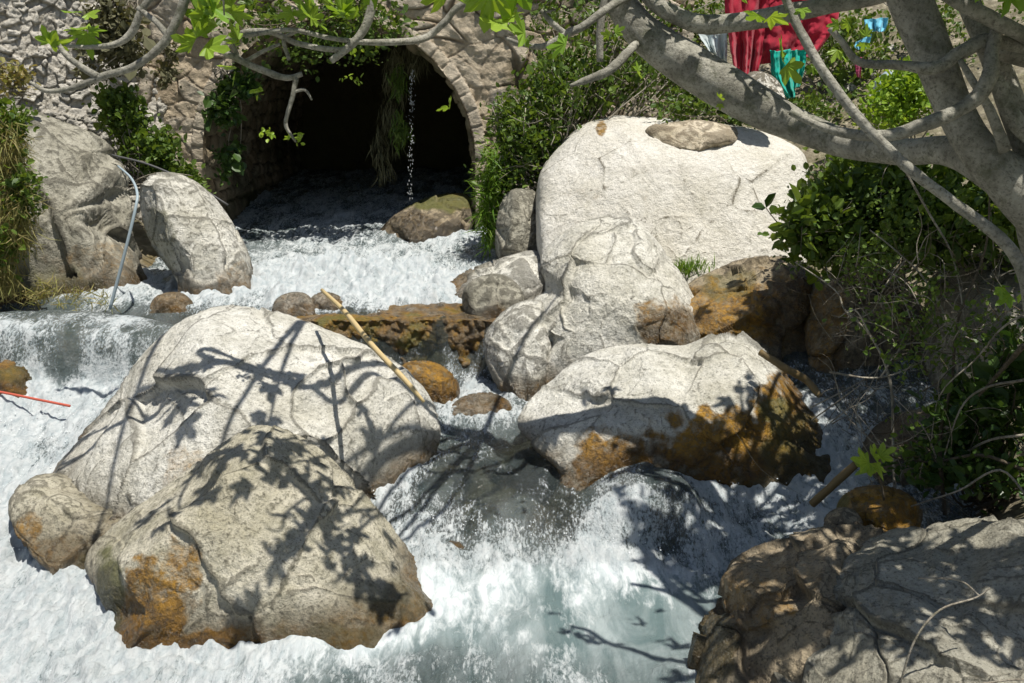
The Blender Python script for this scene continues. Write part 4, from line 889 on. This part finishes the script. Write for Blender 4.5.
# bare tangle
def tangle():
    rg = np.random.default_rng(33); root = P(935, 505, 4.45); e = empty('bare_shrub', root)
    mb = MB(); md = MB()
    def L(pts, r0, m=None, y0=4.4, y1=4.4):
        n = len(pts); ys = np.linspace(y0, y1, n); p = [P(a, b, y) for (a, b), y in zip(pts, ys)]
        tube(m or mb, p, np.linspace(r0, r0*.4, n)*.0045, 6, 5, .12, seed=len(pts))
    # the ones that can be picked out in the photograph
    L([(945,515),(940,440),(952,380),(958,320),(985,250),(990,190)],2.4,md,4.4,4.9); L([(895,500),(893,440),(890,380),(870,335),(845,310),(835,290),(795,262)],1.8,None,4.5,5.2)
    L([(870,335),(855,310),(838,318)],1.1); L([(1024,435),(990,440),(960,455),(925,470),(905,450),(870,440),(850,400)],1.6,None,4.2,5.); L([(940,470),(925,430),(895,398)],1.2)
    L([(905,260),(880,300),(905,330),(930,345)],1.1,None,5,5.2); L([(812,420),(840,400),(860,385)],1.,None,5); L([(810,408),(860,382),(900,355),(950,350)],.9,None,4.8,5)
    L([(880,378),(905,345),(940,342),(958,312)],1.1,None,4.7,4.8); L([(830,372),(870,378),(900,372),(940,350),(955,330)],1.3,None,4.6,4.9); L([(990,480),(965,400),(950,330),(925,280),(895,250),(870,230)],1.8,None,4.5,5.4)
    L([(1024,380),(985,388),(960,410),(940,470)],1.6,None,4.3,4.4); L([(1030,310),(1000,330),(975,360),(940,395),(930,450)],1.3,None,4.3,4.5); L([(905,170),(930,215),(950,250),(960,290),(965,330)],1.4,None,5.2,4.8)
    L([(1024,470),(980,455),(930,462),(880,455)],2.2,md,4.2,4.5); L([(1024,345),(1000,372),(975,400)],3.0,md,4.2,4.4)
    L([(1030,500),(1000,470),(960,490),(930,500),(900,510)],1.4,None,4.1,4.3); L([(700,400),(735,432),(762,470),(810,500)],0.01)
    for k in range(420):
        a = np.array([rg.uniform(825, 1060), rg.uniform(255, 505)]);
        if a[0] < 860 and a[1] > 430: continue
        ang = rg.normal(-.5, .9)*1.2; ln = rg.uniform(25, 95); n = 4; y = rg.uniform(4.3, 5.6); p = []
        for i in range(n):
            p.append(P(a[0], a[1], y)); a = a+np.array([math.cos(ang), math.sin(ang)])*ln/n; ang += rg.normal(0, .45); y += rg.normal(0, .07)
        r = rg.uniform(.0012, .0034); tube(mb if rg.random() < .6 else md, p, np.linspace(r, r*.35, n), 5, 3)
    mb.build('branch', M['twig'], e); md.build('stem', M['twig_dark'], e)
    m2 = MB(); pos, c, cc = clumped(rg, [(900,300,60,40,5,.4,1),(920,330,70,60,4.8,.4,1.2),(950,430,60,50,4.5,.3,1),(870,265,30,20,5.3,.2,1),(990,340,40,60,4.6,.3,1),(900,220,60,30,6,.3,1)], 2000, 9, .05)
    scatter(m2, OV, pos, rg.normal(size=pos.shape), rg.uniform(.015, .04, len(pos)), rg, .4); m2.build('foliage', M['bush_leaf'], e, False)
    tag(e, 'tangle of bare grey twigs growing over the right bank above the amber rock', 'bare shrub'); fix_children(e)
tangle()

# ------------------------------------------------------------ the fig tree
tree = empty('fig_tree', P(1085, 560, 4.0)); LEAVES = MB(); rgl = np.random.default_rng(77)
PX = 1/F
def br(name, pts, seed=0, sides=10, rough=.10, mat='bark', sub=7):
    """pts: px, py, Y, radius in px at that distance"""
    mb = MB(); w = [P(a, b, y) for a, b, y, r in pts]; rr = [r*y*.92*PX for a, b, y, r in pts]
    tube(mb, w, rr, sides, sub, rough, seed); return mb.build(name, M[mat], tree)
br('trunk', [(1085,640,3.95,35.9),(1090,480,3.95,32.8),(1085,360,3.95,31.2),(1062,250,3.98,28.1),(1015,190,4.0,24.2),(975,145,4.05,19.5),(953,105,4.1,18.7),(935,60,4.15,20.3),(918,20,4.2,21.8),(903,-20,4.2,21.8),(885,-70,4.2,18.7),(870,-150,4.1,12.5)], 1, 28, .05)
br('branch', [(1050,215,4.00,27),(1000,172,4.05,24),(950,151,4.23,16),(900,152,4.47,14),(850,145,4.71,15),(800,127,4.95,17),(750,102,5.05,22),(700,72,5.15,23),(665,50,5.20,21),(638,28,5.25,18),(618,-5,5.30,16),(600,-70,5.45,12),(520,-150,5.60,11),(380,-200,5.70,9),(220,-220,5.70,8),(60,-200,5.70,6)], 2, 26, .06)
br('branch', [(1062,250,4.05,16.1),(1035,170,4.10,14.9),(1010,100,4.20,13.6),(990,50,4.25,12.4),(968,0,4.30,11.2),(955,-60,4.35,8.7)], 3, 18, .06)
br('branch', [(1020,175,4.05,14),(1032,240,4.20,13),(1046,300,4.30,12),(1052,380,4.30,12),(1058,470,4.30,13)], 4, 14, .08)
br('branch', [(910,-14,4.74,9.0),(870,-2,4.81,8.2),(830,5,4.92,9.0),(790,13,5.05,9.8),(740,22,5.10,9.8),(700,24,5.15,9.8),(672,14,5.17,9.0),(650,0,5.20,7.4),(636,-20,5.20,6.6)], 5, 14, .10)
br('branch', [(776,-30,3.50,4.2),(790,10,3.50,4.7),(806,42,3.45,5.1),(828,78,3.40,5.1),(862,122,3.35,5.5),(905,165,3.30,6.0),(950,200,3.30,6.0),(1000,238,3.30,6.8),(1022,270,3.30,6.8),(1032,320,3.35,6.8),(1050,400,3.60,7.6),(1075,470,3.80,8.5)], 6, 12, .10)
br('branch', [(1000,20,3.95,6.0),(992,50,3.90,7.6),(990,75,3.85,8.5),(978,96,3.85,8.5),(955,112,3.85,7.6),(925,124,3.85,7.6),(895,134,3.87,6.8),(860,135,3.90,6.0),(825,128,3.95,4.2),(790,112,3.97,3.4)], 7, 12, .12)
br('branch', [(1035,50,3.95,7.6),(1010,44,3.95,6.8),(985,42,3.95,8.5),(958,54,3.95,7.6),(935,68,3.95,6.8),(900,65,4.00,5.1),(860,62,4.05,4.2),(842,42,4.05,3.4),(830,28,4.05,3.4)], 8, 12, .12)
br('branch', [(1040,60,4.10,11.2),(1005,52,4.10,10.4),(975,42,4.15,8.0)], 9, 12, .1)
br('branch', [(1045,45,3.90,8.8),(1010,28,3.90,8.0),(970,8,3.90,8.0),(930,-15,3.90,7.2)], 10, 12, .1)
br('branch', [(1050,150,3.95,12.8),(1015,120,3.95,9.6),(1000,85,3.97,7.2),(985,70,3.97,4.8)], 11, 12, .1)
br('branch', [(1005,150,3.90,7),(990,110,3.87,5),(972,80,3.90,4),(960,60,3.93,3)], 12, 10, .1)
br('branch', [(636,44,5.17,4.2),(622,58,5.05,5.0),(610,70,5.00,5.0),(592,78,5.00,4.2),(570,86,5.00,2.1)], 13, 10, .2)
br('branch', [(628,-4,5.20,5.0),(605,10,5.05,4.2),(585,25,5.00,4.2),(565,35,5.00,4.2),(545,46,5.00,3.4),(525,45,5.00,2.5),(505,38,5.00,1.7)], 14, 10, .14)
br('branch', [(566,34,5.00,3),(553,24,5.00,3),(541,10,5.00,2)], 15, 8, .1)
br('branch', [(600,62,5.25,3.5),(600,30,5.25,4),(606,-10,5.25,4)], 16, 8, .1)
# boughs reaching across the top left
br('branch', [(600,-70,5.45,6.0),(470,-95,5.35,5.4),(395,-50,5.00,5.0),(376,-8,5.00,4.7),(366,26,5.00,4.4),(350,46,5.00,4.0),(331,61,5.00,3.4)], 18, 12, .14)
br('branch', [(356,40,5.00,3.5),(342,50,5.00,2.9),(300,44,5.05,2.9),(270,32,5.05,2.9),(240,34,5.10,3.5),(222,48,5.10,3.5),(236,58,5.05,3.5),(262,70,5.05,3.5),(286,78,5.05,3.2),(302,74,5.05,2.5)], 19, 12, .14)
br('branch', [(296,77,5.05,3),(293,95,5.05,2.6),(288,112,5.05,2.3),(286,126,5.05,2),(296,142,5.05,1.2)], 20, 8, .2)
br('branch', [(293,92,5.05,2),(305,90,5.05,1.6),(312,100,5.05,1)], 21, 8, .2)
br('branch', [(289,60,5.05,2),(284,40,5.05,2.4),(296,32,5.05,1.6)], 22, 8, .2)
br('branch', [(380,-210,4.85,5.4),(260,-130,4.85,5.4),(200,-60,4.90,5.4),(187,-8,4.90,5.0),(178,18,4.90,4.7),(162,45,4.90,4.4),(135,66,4.90,4.0),(100,77,4.90,3.7),(72,88,4.90,3.0),(46,91,4.90,2.4),(30,82,4.90,1.7)], 23, 12, .14)
br('branch', [(98,77,4.90,4),(80,66,4.90,3.5),(66,55,4.90,3),(58,44,4.90,2.5)], 24, 10, .14)
br('branch', [(200,-60,4.90,3.8),(165,-20,5.05,3.8),(143,8,5.05,3.8),(132,32,5.05,3.8),(116,44,5.05,3.2),(90,47,5.05,2.5),(64,46,5.05,1.8)], 25, 12, .14)
br('branch', [(168,36,4.90,3.5),(156,22,5.00,3),(138,8,5.05,2.5)], 26, 8, .1)
br('branch', [(600,-70,5.10,4.2),(540,-30,5.30,4.2),(500,-8,5.30,3.6),(460,6,5.30,3.6),(445,22,5.30,3.6),(425,38,5.30,3.6),(395,42,5.00,3.6),(362,42,5.00,3.0),(330,38,5.00,2.4),(290,30,5.00,2.4),(245,36,5.00,2.4)], 27, 12, .14)
br('branch', [(240,60,5.05,2.5),(232,40,5.05,2),(237,20,5.05,1.5)], 28, 8, .1)
br('branch', [(245,62,5.05,2.5),(262,52,5.05,2),(280,44,5.05,1.5)], 29, 8, .1)
def figs(px, py, Y, n, r, s0, s1, up=.5, seed=0, val=(.1, .9)):
    if px < 480: Y += 1.15; s0 *= 1.3; s1 *= 1.3
    elif px < 650: Y += .55; s0 *= 1.1; s1 *= 1.1
    rg = np.random.default_rng(1000+seed+int(px)); c = P(px, py, Y); k = (Y/F)
    d = rg.normal(size=(n, 3))*[1, .6, .8]; d[:, 2] += up; pos = c+d/np.linalg.norm(d, axis=1)[:, None]*rg.uniform(.1, 1, n)[:, None]*r*k
    n = max(2, int(n*.7)); pos, d = pos[:n], d[:n]; scatter(LEAVES, FIG, pos, d, rg.uniform(s0, s1, n)*(.92 if px < 480 else .62), rg, .15, rg.uniform(*val, n))
for a in [(50,46,3.75,5,8,.05,.085,1.2),(84,30,3.88,6,10,.06,.09,-.6),(82,12,3.9,3,10,.05,.08,1),(195,45,3.75,6,14,.08,.12,.2),(205,22,3.75,6,16,.08,.11,.8),(225,10,3.8,5,14,.07,.1,.8),
          (240,42,3.88,3,6,.05,.08,.9),(236,68,3.88,2,5,.05,.07,0),(310,18,3.85,6,16,.06,.1,.8),(340,14,3.85,5,12,.06,.1,.8),(355,20,3.85,3,9,.05,.09,.3),(300,10,3.85,4,14,.06,.09,.8),
          (512,30,3.95,3,6,.04,.06,.9),(524,44,3.95,3,6,.03,.05,.3),(450,106,4.6,4,5,.04,.06,0),(640,80,4.1,3,10,.05,.06,.2),(610,36,4.0,4,9,.04,.07,.5),
          (765,14,3.45,2,12,.08,.11,.1),(800,2,3.45,4,16,.06,.09,.3),(782,60,3.45,2,10,.10,.13,.4),(815,66,3.45,2,5,.05,.07,-.5),(850,22,3.6,4,14,.05,.08,0),(838,48,3.6,3,10,.05,.08,-.3),(866,40,3.7,2,10,.05,.07,-.2),(735,-4,3.6,3,12,.05,.08,.4),
          (720,100,5.,2,8,.05,.07,.2),(1018,290,3.6,4,14,.06,.1,-.4),(1000,285,3.6,3,10,.05,.08,-.3)]:
    figs(*a)
# small fresh leaves on the hanging twig
rg = np.random.default_rng(5); pos, _, _ = clumped(rg, [(296,138,16,5,5.05,.05,2),(270,132,16,5,5.05,.04,2),(262,88,14,6,5.05,.04,1.3),(312,128,8,5,5.05,.03,1),(355,80,18,6,5.1,.05,1),(362,50,20,8,5.1,.05,.7)], 75, 5, .010)
scatter(LEAVES, OV, pos, rg.normal(size=pos.shape), rg.uniform(.018, .034, len(pos)), rg, .3, rg.uniform(.5, 1, len(pos)))
# the crown over the stream: boughs and leaves out of the top of the picture, which throw the dappled shade
CROWN = MB(); HB = MB()
def shade(px, py, Y, h, n, r, s=(.09, .15), bough=None, seed=0):
    """leaves of the crown in the sun's way above the spot seen at px,py; h metres up the sun's ray"""
    rg = np.random.default_rng(3000+seed+int(px*3+py)); c = P(px, py, Y)+SUN*h
    if px > 725 and 240 < py < 480: c = c+SUN*.65; n = n if py > 305 else n//2
    elif 480 < px < 830 and py < 500: c = c+SUN*.4
    if px > 725: n = int(n*(3.6 if py > 520 else (1.5 if px < 825 and 350 < py < 500 else 4.5))); r *= 1.15; s = (.07, .12) if py > 520 else s
    elif px < 480 or py > 500: n = int(n*1.15); s = (.07, .125)
    else: n = int(n*1.6)
    v = rg.normal(size=(n, 3))*r
    v -= SUN*((v@SUN)[:, None])*.6; pos = c+v; scatter(CROWN, FIG, pos, rg.normal(size=(n, 3)), rg.uniform(*s, n), rg, .35); return c
cs = []
for a in [# lower left boulder
  (180,530,4.35,2.6,6,.09),(290,480,4.5,2.6,8,.10),(340,500,4.4,2.6,6,.09),(370,520,4.4,2.6,5,.07),(270,470,4.6,2.6,6,.1),
  (235,470,4.6,2.55,8,.10),(262,500,4.5,2.6,9,.11),(215,500,4.4,2.6,7,.09),(300,450,4.6,2.5,5,.07),(320,520,4.3,2.6,7,.07),(350,560,4.2,2.6,7,.07),(390,560,4.2,2.6,4,.06),(280,540,4.2,2.6,5,.06),(255,610,4.0,2.7,3,.04),(300,560,4.2,2.6,5,.06),(400,600,4.1,2.6,5,.07),(95,475,4.6,2.5,2,.03),
  # upper left boulder
  (205,400,5.2,2.3,3,.05),(270,400,5.1,2.3,4,.06),(175,450,5.0,2.3,3,.04),(345,420,5.0,2.4,5,.08),(385,420,5.1,2.4,6,.09),(385,370,5.3,2.3,2,.05),
  # ochre boulder
  (600,370,5.6,2.2,5,.07),(640,400,5.4,2.2,7,.10),(560,420,5.6,2.2,4,.07),(680,380,5.4,2.2,5,.07),(700,430,5.2,2.3,6,.08),(740,400,5.3,2.3,5,.07),(780,430,5.2,2.3,7,.08),(760,360,5.5,2.3,5,.07),(810,460,5.2,2.3,8,.08),(750,480,5.1,2.3,4,.06),(650,440,5.3,2.3,6,.06),(820,400,5.3,2.3,8,.1),
  # ledges on the right
  (770,300,7.0,2.6,14,.15),(830,300,6.6,2.3,16,.16),(860,360,6.4,2.3,20,.2),(900,400,5.6,2.2,20,.2),(800,350,6.8,2.4,12,.15),(880,290,6.6,2.3,12,.2),(940,330,6.0,2.2,18,.25),(960,420,5.0,2.2,18,.2),(1000,300,6.0,2.3,20,.25),(900,460,4.8,2.3,10,.12),(850,440,5.6,2.3,12,.12),
  (870,420,5.4,2.2,10,.16),(910,440,5.2,2.2,10,.16),(880,380,5.9,2.2,10,.18),(930,470,4.9,2.2,10,.14),(960,370,5.4,2.2,10,.2),(880,470,5.0,2.2,8,.12),(850,330,6.8,2.3,10,.2),(980,500,4.2,2.4,8,.12),
  # lower right boulders
  (800,540,3.9,2.6,7,.08),(760,570,3.8,2.6,6,.08),(850,560,3.7,2.6,9,.1),(890,600,3.5,2.6,10,.1),(820,620,3.6,2.6,8,.09),(900,650,3.4,2.7,12,.11),(960,560,3.5,2.7,6,.07),(1000,610,3.3,2.7,8,.08),(860,540,4.0,2.5,8,.09),(780,650,3.5,2.7,8,.09),(920,560,3.6,2.7,8,.08),(1010,670,3.2,2.7,7,.08),(950,670,3.2,2.7,3,.05),(730,630,3.6,2.6,6,.08),(840,680,3.4,2.7,8,.08),(890,510,4.3,2.4,5,.08),
  (800,127,4.45,1.5,5,.12),(870,146,4.3,1.5,8,.12),(920,150,4.2,1.2,12,.12),(930,60,4.15,1.2,12,.12),(985,160,4.1,1.2,12,.14),(1000,60,3.9,1.2,10,.14),
  # top left bough neighbours
  (560,280,7.2,3.0,0,.1)]:
    cs.append(shade(*a))
CROWN.build('foliage', M['fig_leaf'], tree, False)
hub = [P(600,-70,5.45), P(380,-200,5.7), P(870,-150,4.1), P(955,-60,4.35), P(220,-220,5.7)]
for i, c in enumerate(cs[::2]):
    h = min(hub if c[0] > 0 else [hub[0], hub[1], hub[4]], key=lambda q: np.linalg.norm(q-c)+(.8 if q[2] > c[2]+1 else 0)); m = (h+c)/2+np.array([0, 0, .12])
    tube(HB, [h, m+rgl.normal(size=3)*.08, c*.8+m*.2+rgl.normal(size=3)*.04, c, c+rgl.normal(size=3)*.1], [.022, .016, .010, .007, .003], 7, 5, .1)
HB.build('bough', M['bark'], tree)
LEAVES.build('leaves', M['fig_leaf'], tree, False)
tag(tree, 'big grey-barked fig tree leaning over the stream from the right', 'tree'); fix_children(tree)

# fig shoot near the amber rock
e = empty('fig_shoot', P(880, 495, 4.2)); mb = MB()
tube(mb, [P(884,500,4.2), P(880,480,4.18), P(872,466,4.15)], [.006, .005, .003], 6, 4); mb.build('stem', M['twig_dark'], e); mb = MB(); rg = np.random.default_rng(3)
for (a, b, dx, dz, s) in [(868,462,-1,.25,.085),(872,466,-.9,-.45,.08),(876,463,.35,-.75,.075),(874,458,-.2,.9,.07),(880,456,.8,.6,.07)]:
    scatter(mb, FIG, np.array([P(a, b, 4.12)]), np.array([[dx, -.25, dz]]), [s], rg, .5, np.array([1.]))
mb.build('leaf', M['fig_leaf'], e, False); tag(e, 'young fig shoot with pale green lobed leaves above the amber rock', 'seedling'); fix_children(e)
# sprig against the white block
e = empty('sprig', P(783,228,7.3)); mb = MB(); tube(mb, [P(800,240,7.4), P(783,228,7.3), P(772,216,7.2), P(766,208,7.2)], [.006, .005, .004, .003], 6, 5); mb.build('stem', M['twig_dark'], e); mb = MB()
for dx, dz, s in [(.45,.9,.13),(-1,.12,.11)]:
    scatter(mb, OV, np.array([P(766, 208, 7.2)]), np.array([[dx, -.1, dz]]), [s], rg, .1, np.array([.1]))
mb.build('leaf', M['dark_leaf'], e, False); tag(e, 'single two-leaved sprig standing against the white block', 'sprig'); fix_children(e)

# ------------------------------------------------------------ culvert: dripping water and hanging roots
rg = np.random.default_rng(40)
grass('hanging_roots', 'curtain of hanging roots and moss in the culvert mouth', [(392,90,12,34,11.3,.1,3),(388,140,16,36,11.3,.1,3),(380,160,10,30,11.3,.1,1),(405,60,20,14,11.2,.1,2)], 750, 'moss_leaf', (.06,.20), -1.9, 41, P(392,60,11.3), cat='roots', width=.8)
grass('hanging_fern', 'green fern hanging among the roots of the culvert mouth', [(402,130,8,22,11.15,.06,2),(398,80,7,20,11.15,.06,1)], 330, 'bush_leaf', (.07,.14), -1.0, 42, P(400,70,11.2), cat='fern', width=1.8)
mb = MB(); S1, F1_ = ico(1)
F1q = np.column_stack([F1_, F1_[:, 2]])[:, :3]
def drops(nm, pts, rad, label, seed, stretch=1.):
    rg = np.random.default_rng(seed); S1, Ft = ico(1); n = len(pts)
    st = rg.uniform(.8, 1.4, (n, 3))*np.array([1, 1, stretch]); V = S1[None]*(np.asarray(rad)[:, None, None]*st[:, None]) + pts[:, None]
    Fc = (Ft[None]+np.arange(n)[:, None, None]*len(S1)).reshape(-1, 3); return mesh_np(nm, V.reshape(-1, 3), Fc, M['spray'])
n = 150; tt = rg.uniform(0, 1, n)**1.2; pts = np.array([P(412+rg.normal(0, 1.3)-2*t_, 68+t_*135, 10.95) for t_ in tt])
o = drops('water_trickle', pts, rg.uniform(.0010, .0024, n), '', 1, 5.); recenter(o, P(411, 200, 10.95)); tag(o, 'thin trickle of drops falling from the top of the arch', 'trickle', kind='stuff')
# spray over the rough water
cand = rg.uniform([-3.4, 3.2], [2.0, 9.8], (60000, 2)); rr = wrbf(cand); f = np.clip(rr[:, 1], 0, 1); slope = np.abs(wrbf(cand+[0, .06])[:, 0]-rr[:, 0])
w = (f > .5)*(slope > .012)*1.0 + .02*(f > .8) ; w[(cand[:, 1] > 4.6) & (cand[:, 1] < 6.3)] *= 1.6; m = rg.random(len(cand)) < w*.16; cand, rr = cand[m], rr[m]
pts = np.column_stack([cand, rr[:, 0]+.01+rg.exponential(.022, len(cand))]); o = drops('water_spray', pts, rg.uniform(.0015, .0045, len(cand)), '', 2); tag(o, 'fine drops of spray above the cascades', 'spray', kind='stuff')

# ------------------------------------------------------------ sticks, hose, rope
def stick(name, label, pts, mat, cat='stick', rough=.15, sides=10, rings=None):
    mb = MB(); w = [P(a, b, y) for a, b, y, r in pts]; tube(mb, w, [r*y*PX for a, b, y, r in pts], sides, 6, rough, 4)
    o = mb.build(name, mat); recenter(o, w[0]); tag(o, label, cat); return o
straw = plain('dry_reed', (.52, .40, .20), .7, .003); redm = plain('red_rope', (.50, .10, .06), .7, .003); hosem = plain('hose_plastic', (.33, .40, .43), .4); darkwood = plain('wet_wood', (.20, .14, .06), .5, .004)
stick('reed_stick', 'long dry yellow cane leaning across the whitish boulder', [(322,290,5.9,1.8),(345,312,5.35,2.6),(372,345,4.85,2.8),(405,380,4.6,2.8),(424,402,4.55,1.6)], straw, rough=.06)
stick('driftwood_stick', 'short brown stick end jutting from the foam near the amber rock', [(812,504,4.75,4.5),(832,486,4.7,4.8),(856,464,4.65,4.6)], darkwood)
stick('driftwood_stick', 'dark crooked branch lying in the shaded gap behind the ochre boulder', [(760,352,5.6,3.5),(785,368,5.5,4),(806,380,5.5,4),(820,396,5.4,3)], darkwood)
stick('rope', 'thin red rope across the foam at the left edge', [(-30,388,6.2,1.2),(0,392,6.2,1.3),(40,400,6.15,1.3),(70,406,6.1,1.4)], redm, 'rope', .05)
stick('hose', 'pale blue-grey hose pipe standing in the water between two boulders', [(110,309,7.6,1.7),(119,275,7.62,1.7),(128,240,7.64,1.6),(136,206,7.7,1.5),(137,192,7.8,1.4),(131,178,7.95,1.2),(118,166,8.1,1.0)], hosem, 'hose', .0)
stick('cable', 'thin dark cable running down the bank behind the egg-shaped boulder', [(112,155,9.3,1.0),(150,165,9.2,1.0),(195,185,9.1,1.0),(228,205,9.1,1.0)], plain('cable_black', (.10,.10,.10)), 'cable', .0)
stick('dry_stem', 'thin curved dry stem arching over the huge grey boulder', [(898,690,2.95,1.1),(915,640,2.95,1.2),(940,610,2.98,1.2),(975,598,3.0,1.0),(990,588,3.0,.8)], M['twig'], 'stem', .05)
stick('dry_stem', 'bent dry stem at the back of the arching one', [(918,578,3.2,1.0),(958,580,3.15,1.1),(980,596,3.05,1.0)], M['twig'], 'stem', .05)
stick('dry_stem', 'straight dry stem low in the right corner', [(980,684,2.85,1.2),(1010,680,2.85,1.2),(1040,679,2.85,1.2)], M['twig'], 'stem', .05)

# ------------------------------------------------------------ washing on the bank
def cloth(name, label, outline, Y, mat, folds, seed, amp=.05, cat='garment', sag=.02, n=70, m=50):
    """hanging cloth: left and right edge curves (px, py lists), pleats run down it, thickness from two skins"""
    Lf, Rt_ = outline; tl = np.linspace(0, 1, m)
    def along(c): c = np.array(c, float); s = np.linspace(0, 1, len(c)); return np.column_stack([np.interp(tl, s, c[:, 0]), np.interp(tl, s, c[:, 1])])
    A, B = along(Lf), along(Rt_); rgc = np.random.default_rng(seed); ph = rgc.uniform(0, 6, 4); V = []
    for i in range(m):
        for j in range(n):
            s = j/(n-1); px = A[i, 0]*(1-s)+B[i, 0]*s; py = A[i, 1]*(1-s)+B[i, 1]*s
            dd = amp*(.3+.7*tl[i])*(math.sin(s*folds*6.28+ph[0]+1.2*math.sin(tl[i]*2+ph[1]))+.5*math.sin(s*folds*14+ph[2]+tl[i]*3))
            V.append(P(px, py, Y+dd))
    V = np.array(V); V += .035*fbm(V*6+seed, 4)[:, None]*np.array([.6, 1, .5]); k = len(V)
    V2 = V+np.array([0, .012, 0]); Fa = grid_faces(m, n); rim = []
    idx = np.arange(k).reshape(m, n); loop = np.concatenate([idx[0], idx[1:, -1], idx[-1, ::-1][1:], idx[::-1, 0][1:-1]])
    for a, b in zip(loop, np.roll(loop, -1)): rim.append((b, a, a+k, b+k))
    o = mesh_np(name, np.vstack([V, V2]), np.vstack([Fa, Fa[:, ::-1]+k, rim]), mat); recenter(o, V[np.argmax(V[:, 2])]); tag(o, label, cat); return o
def cmat(name, col):
    t = NT(name); c = t.mix(t.math('MULTIPLY', t.noise(16, 4), .35), col, tuple(x*.6 for x in col)); return t.done(t.pbr(c, .75, t.bump(t.noise(350, 2), .002), .2, Sheen_Weight=.2))
red, teal, pale, blue = cmat('red_cloth', (.42, .015, .04)), cmat('teal_cloth', (.0, .42, .32)), cmat('pale_cloth', (.55, .62, .62)), cmat('blue_cloth', (.16, .52, .70))
cloth('garment', 'dark red pleated garment hanging above the big limb', ([(722,-20),(728,30),(732,55),(736,74)], [(775,-20),(765,20),(762,50),(757,80)]), 9.2, red, 2.3, 1)
cloth('garment', 'crumpled crimson shirt right of the pleated one', ([(762,-10),(757,30),(755,66)], [(842,-10),(838,25),(815,56)]), 9.35, red, 1.7, 2, .06)
cloth('garment', 'turquoise trousers hanging below the crimson shirt, left leg', ([(770,50),(772,75),(787,99)], [(790,50),(792,72),(795,98)]), 9.25, teal, 2, 3, .03)
cloth('garment', 'turquoise cloth strip hanging right beside the trousers', ([(788,50),(790,68),(792,88)], [(806,50),(805,70),(800,86)]), 9.3, teal, 2, 4, .03)
cloth('garment', 'pale grey-green cloth hanging at the left end of the washing', ([(700,18),(698,35),(712,52)], [(728,20),(728,40),(728,64)]), 9.3, pale, 2, 5, .03)
cloth('garment', 'small bright blue cloth high in the scrub', ([(864,20),(865,26),(868,32)], [(888,18),(887,26),(885,31)]), 9.6, blue, 2, 6, .03)
cloth('garment', 'small light blue cloth lower in the scrub', ([(856,42),(855,46),(858,50)], [(872,34),(870,42),(866,48)]), 9.6, blue, 2, 7, .02)
cloth('garment', 'narrow magenta strip hanging in the scrub', ([(855,56),(856,66),(857,77)], [(862,57),(862,66),(861,78)]), 9.5, cmat('magenta_cloth', (.45, .05, .14)), 1, 8, .01)
mb = MB(); tube(mb, [P(690,12,9.3), P(760,-14,9.3), P(850,-14,9.35), P(900,14,9.6)], [.004]*4, 6, 5)
o = mb.build('clothes_line', plain('line_cord', (.3, .28, .25))); recenter(o, P(690,12,9.3)); tag(o, 'thin cord the red washing hangs from', 'clothes line')
boulder('boulder', [(740,92),(745,74),(757,70),(775,76),(784,90),(786,104),(760,112)], 8.9, .22, 'white', 'small white rock under the red garments', cat='rock', level=5, facets=4, seed=181, wet=False)
# glass jar lying on the bank
e = empty('glass_jar', P(884,92,9.1)); ax = P(893,74,9.15)-P(879,88,9.05); L0 = P(878,88,9.05); t = NT('jar_glass'); gm = t.done(t.pbr((.55, .68, .75), .08, None, .8, Transmission_Weight=.5))
mb = MB(); tube(mb, [L0, L0+ax*.1, L0+ax*.75, L0+ax*.9], [.05, .062, .062, .04], 16, 3); mb.build('jar_body', gm, e); mb = MB(); tube(mb, [L0+ax*.88, L0+ax*1.05], [.045, .045], 16, 2); mb.build('lid', plain('jar_lid', (.55,.5,.48), .4), e)
tag(e, 'glass jar tipped over on the sunny bank beyond the tree fork', 'jar'); fix_children(e)
# stones scattered on the sunny bank
rg = np.random.default_rng(61)
for k in range(16):
    px, py = [(825,85),(838,98),(850,88),(822,62),(842,70),(870,100),(872,76),(905,60),(835,40),(890,48),(760,100),(712,98),(860,118),(835,112),(690,10),(930,20)][k]
    q = P(px, py, 9.8); 
    for _ in range(6):
        gz = ground_z(q[:2])[0]; q = P(px, py, q[1]+np.clip((q[2]-gz)*1.5, -.4, .4)) if q[2] > gz else P(px, py, q[1]-min(.4, (gz-q[2])*1.5))
    s = rg.uniform(5, 10); pl = [(px+s*math.cos(a)*rg.uniform(.8, 1.3), py+s*.75*math.sin(a)*rg.uniform(.8, 1.2)) for a in np.linspace(0, 6.28, 8, endpoint=False)]
    boulder('stone', pl, q[1], .08, 'pale', 'pale stone lying on the sunny bank behind the fig tree', 'stone', group='stones on the sunny bank', level=4, facets=4, seed=200+k, wet=False)
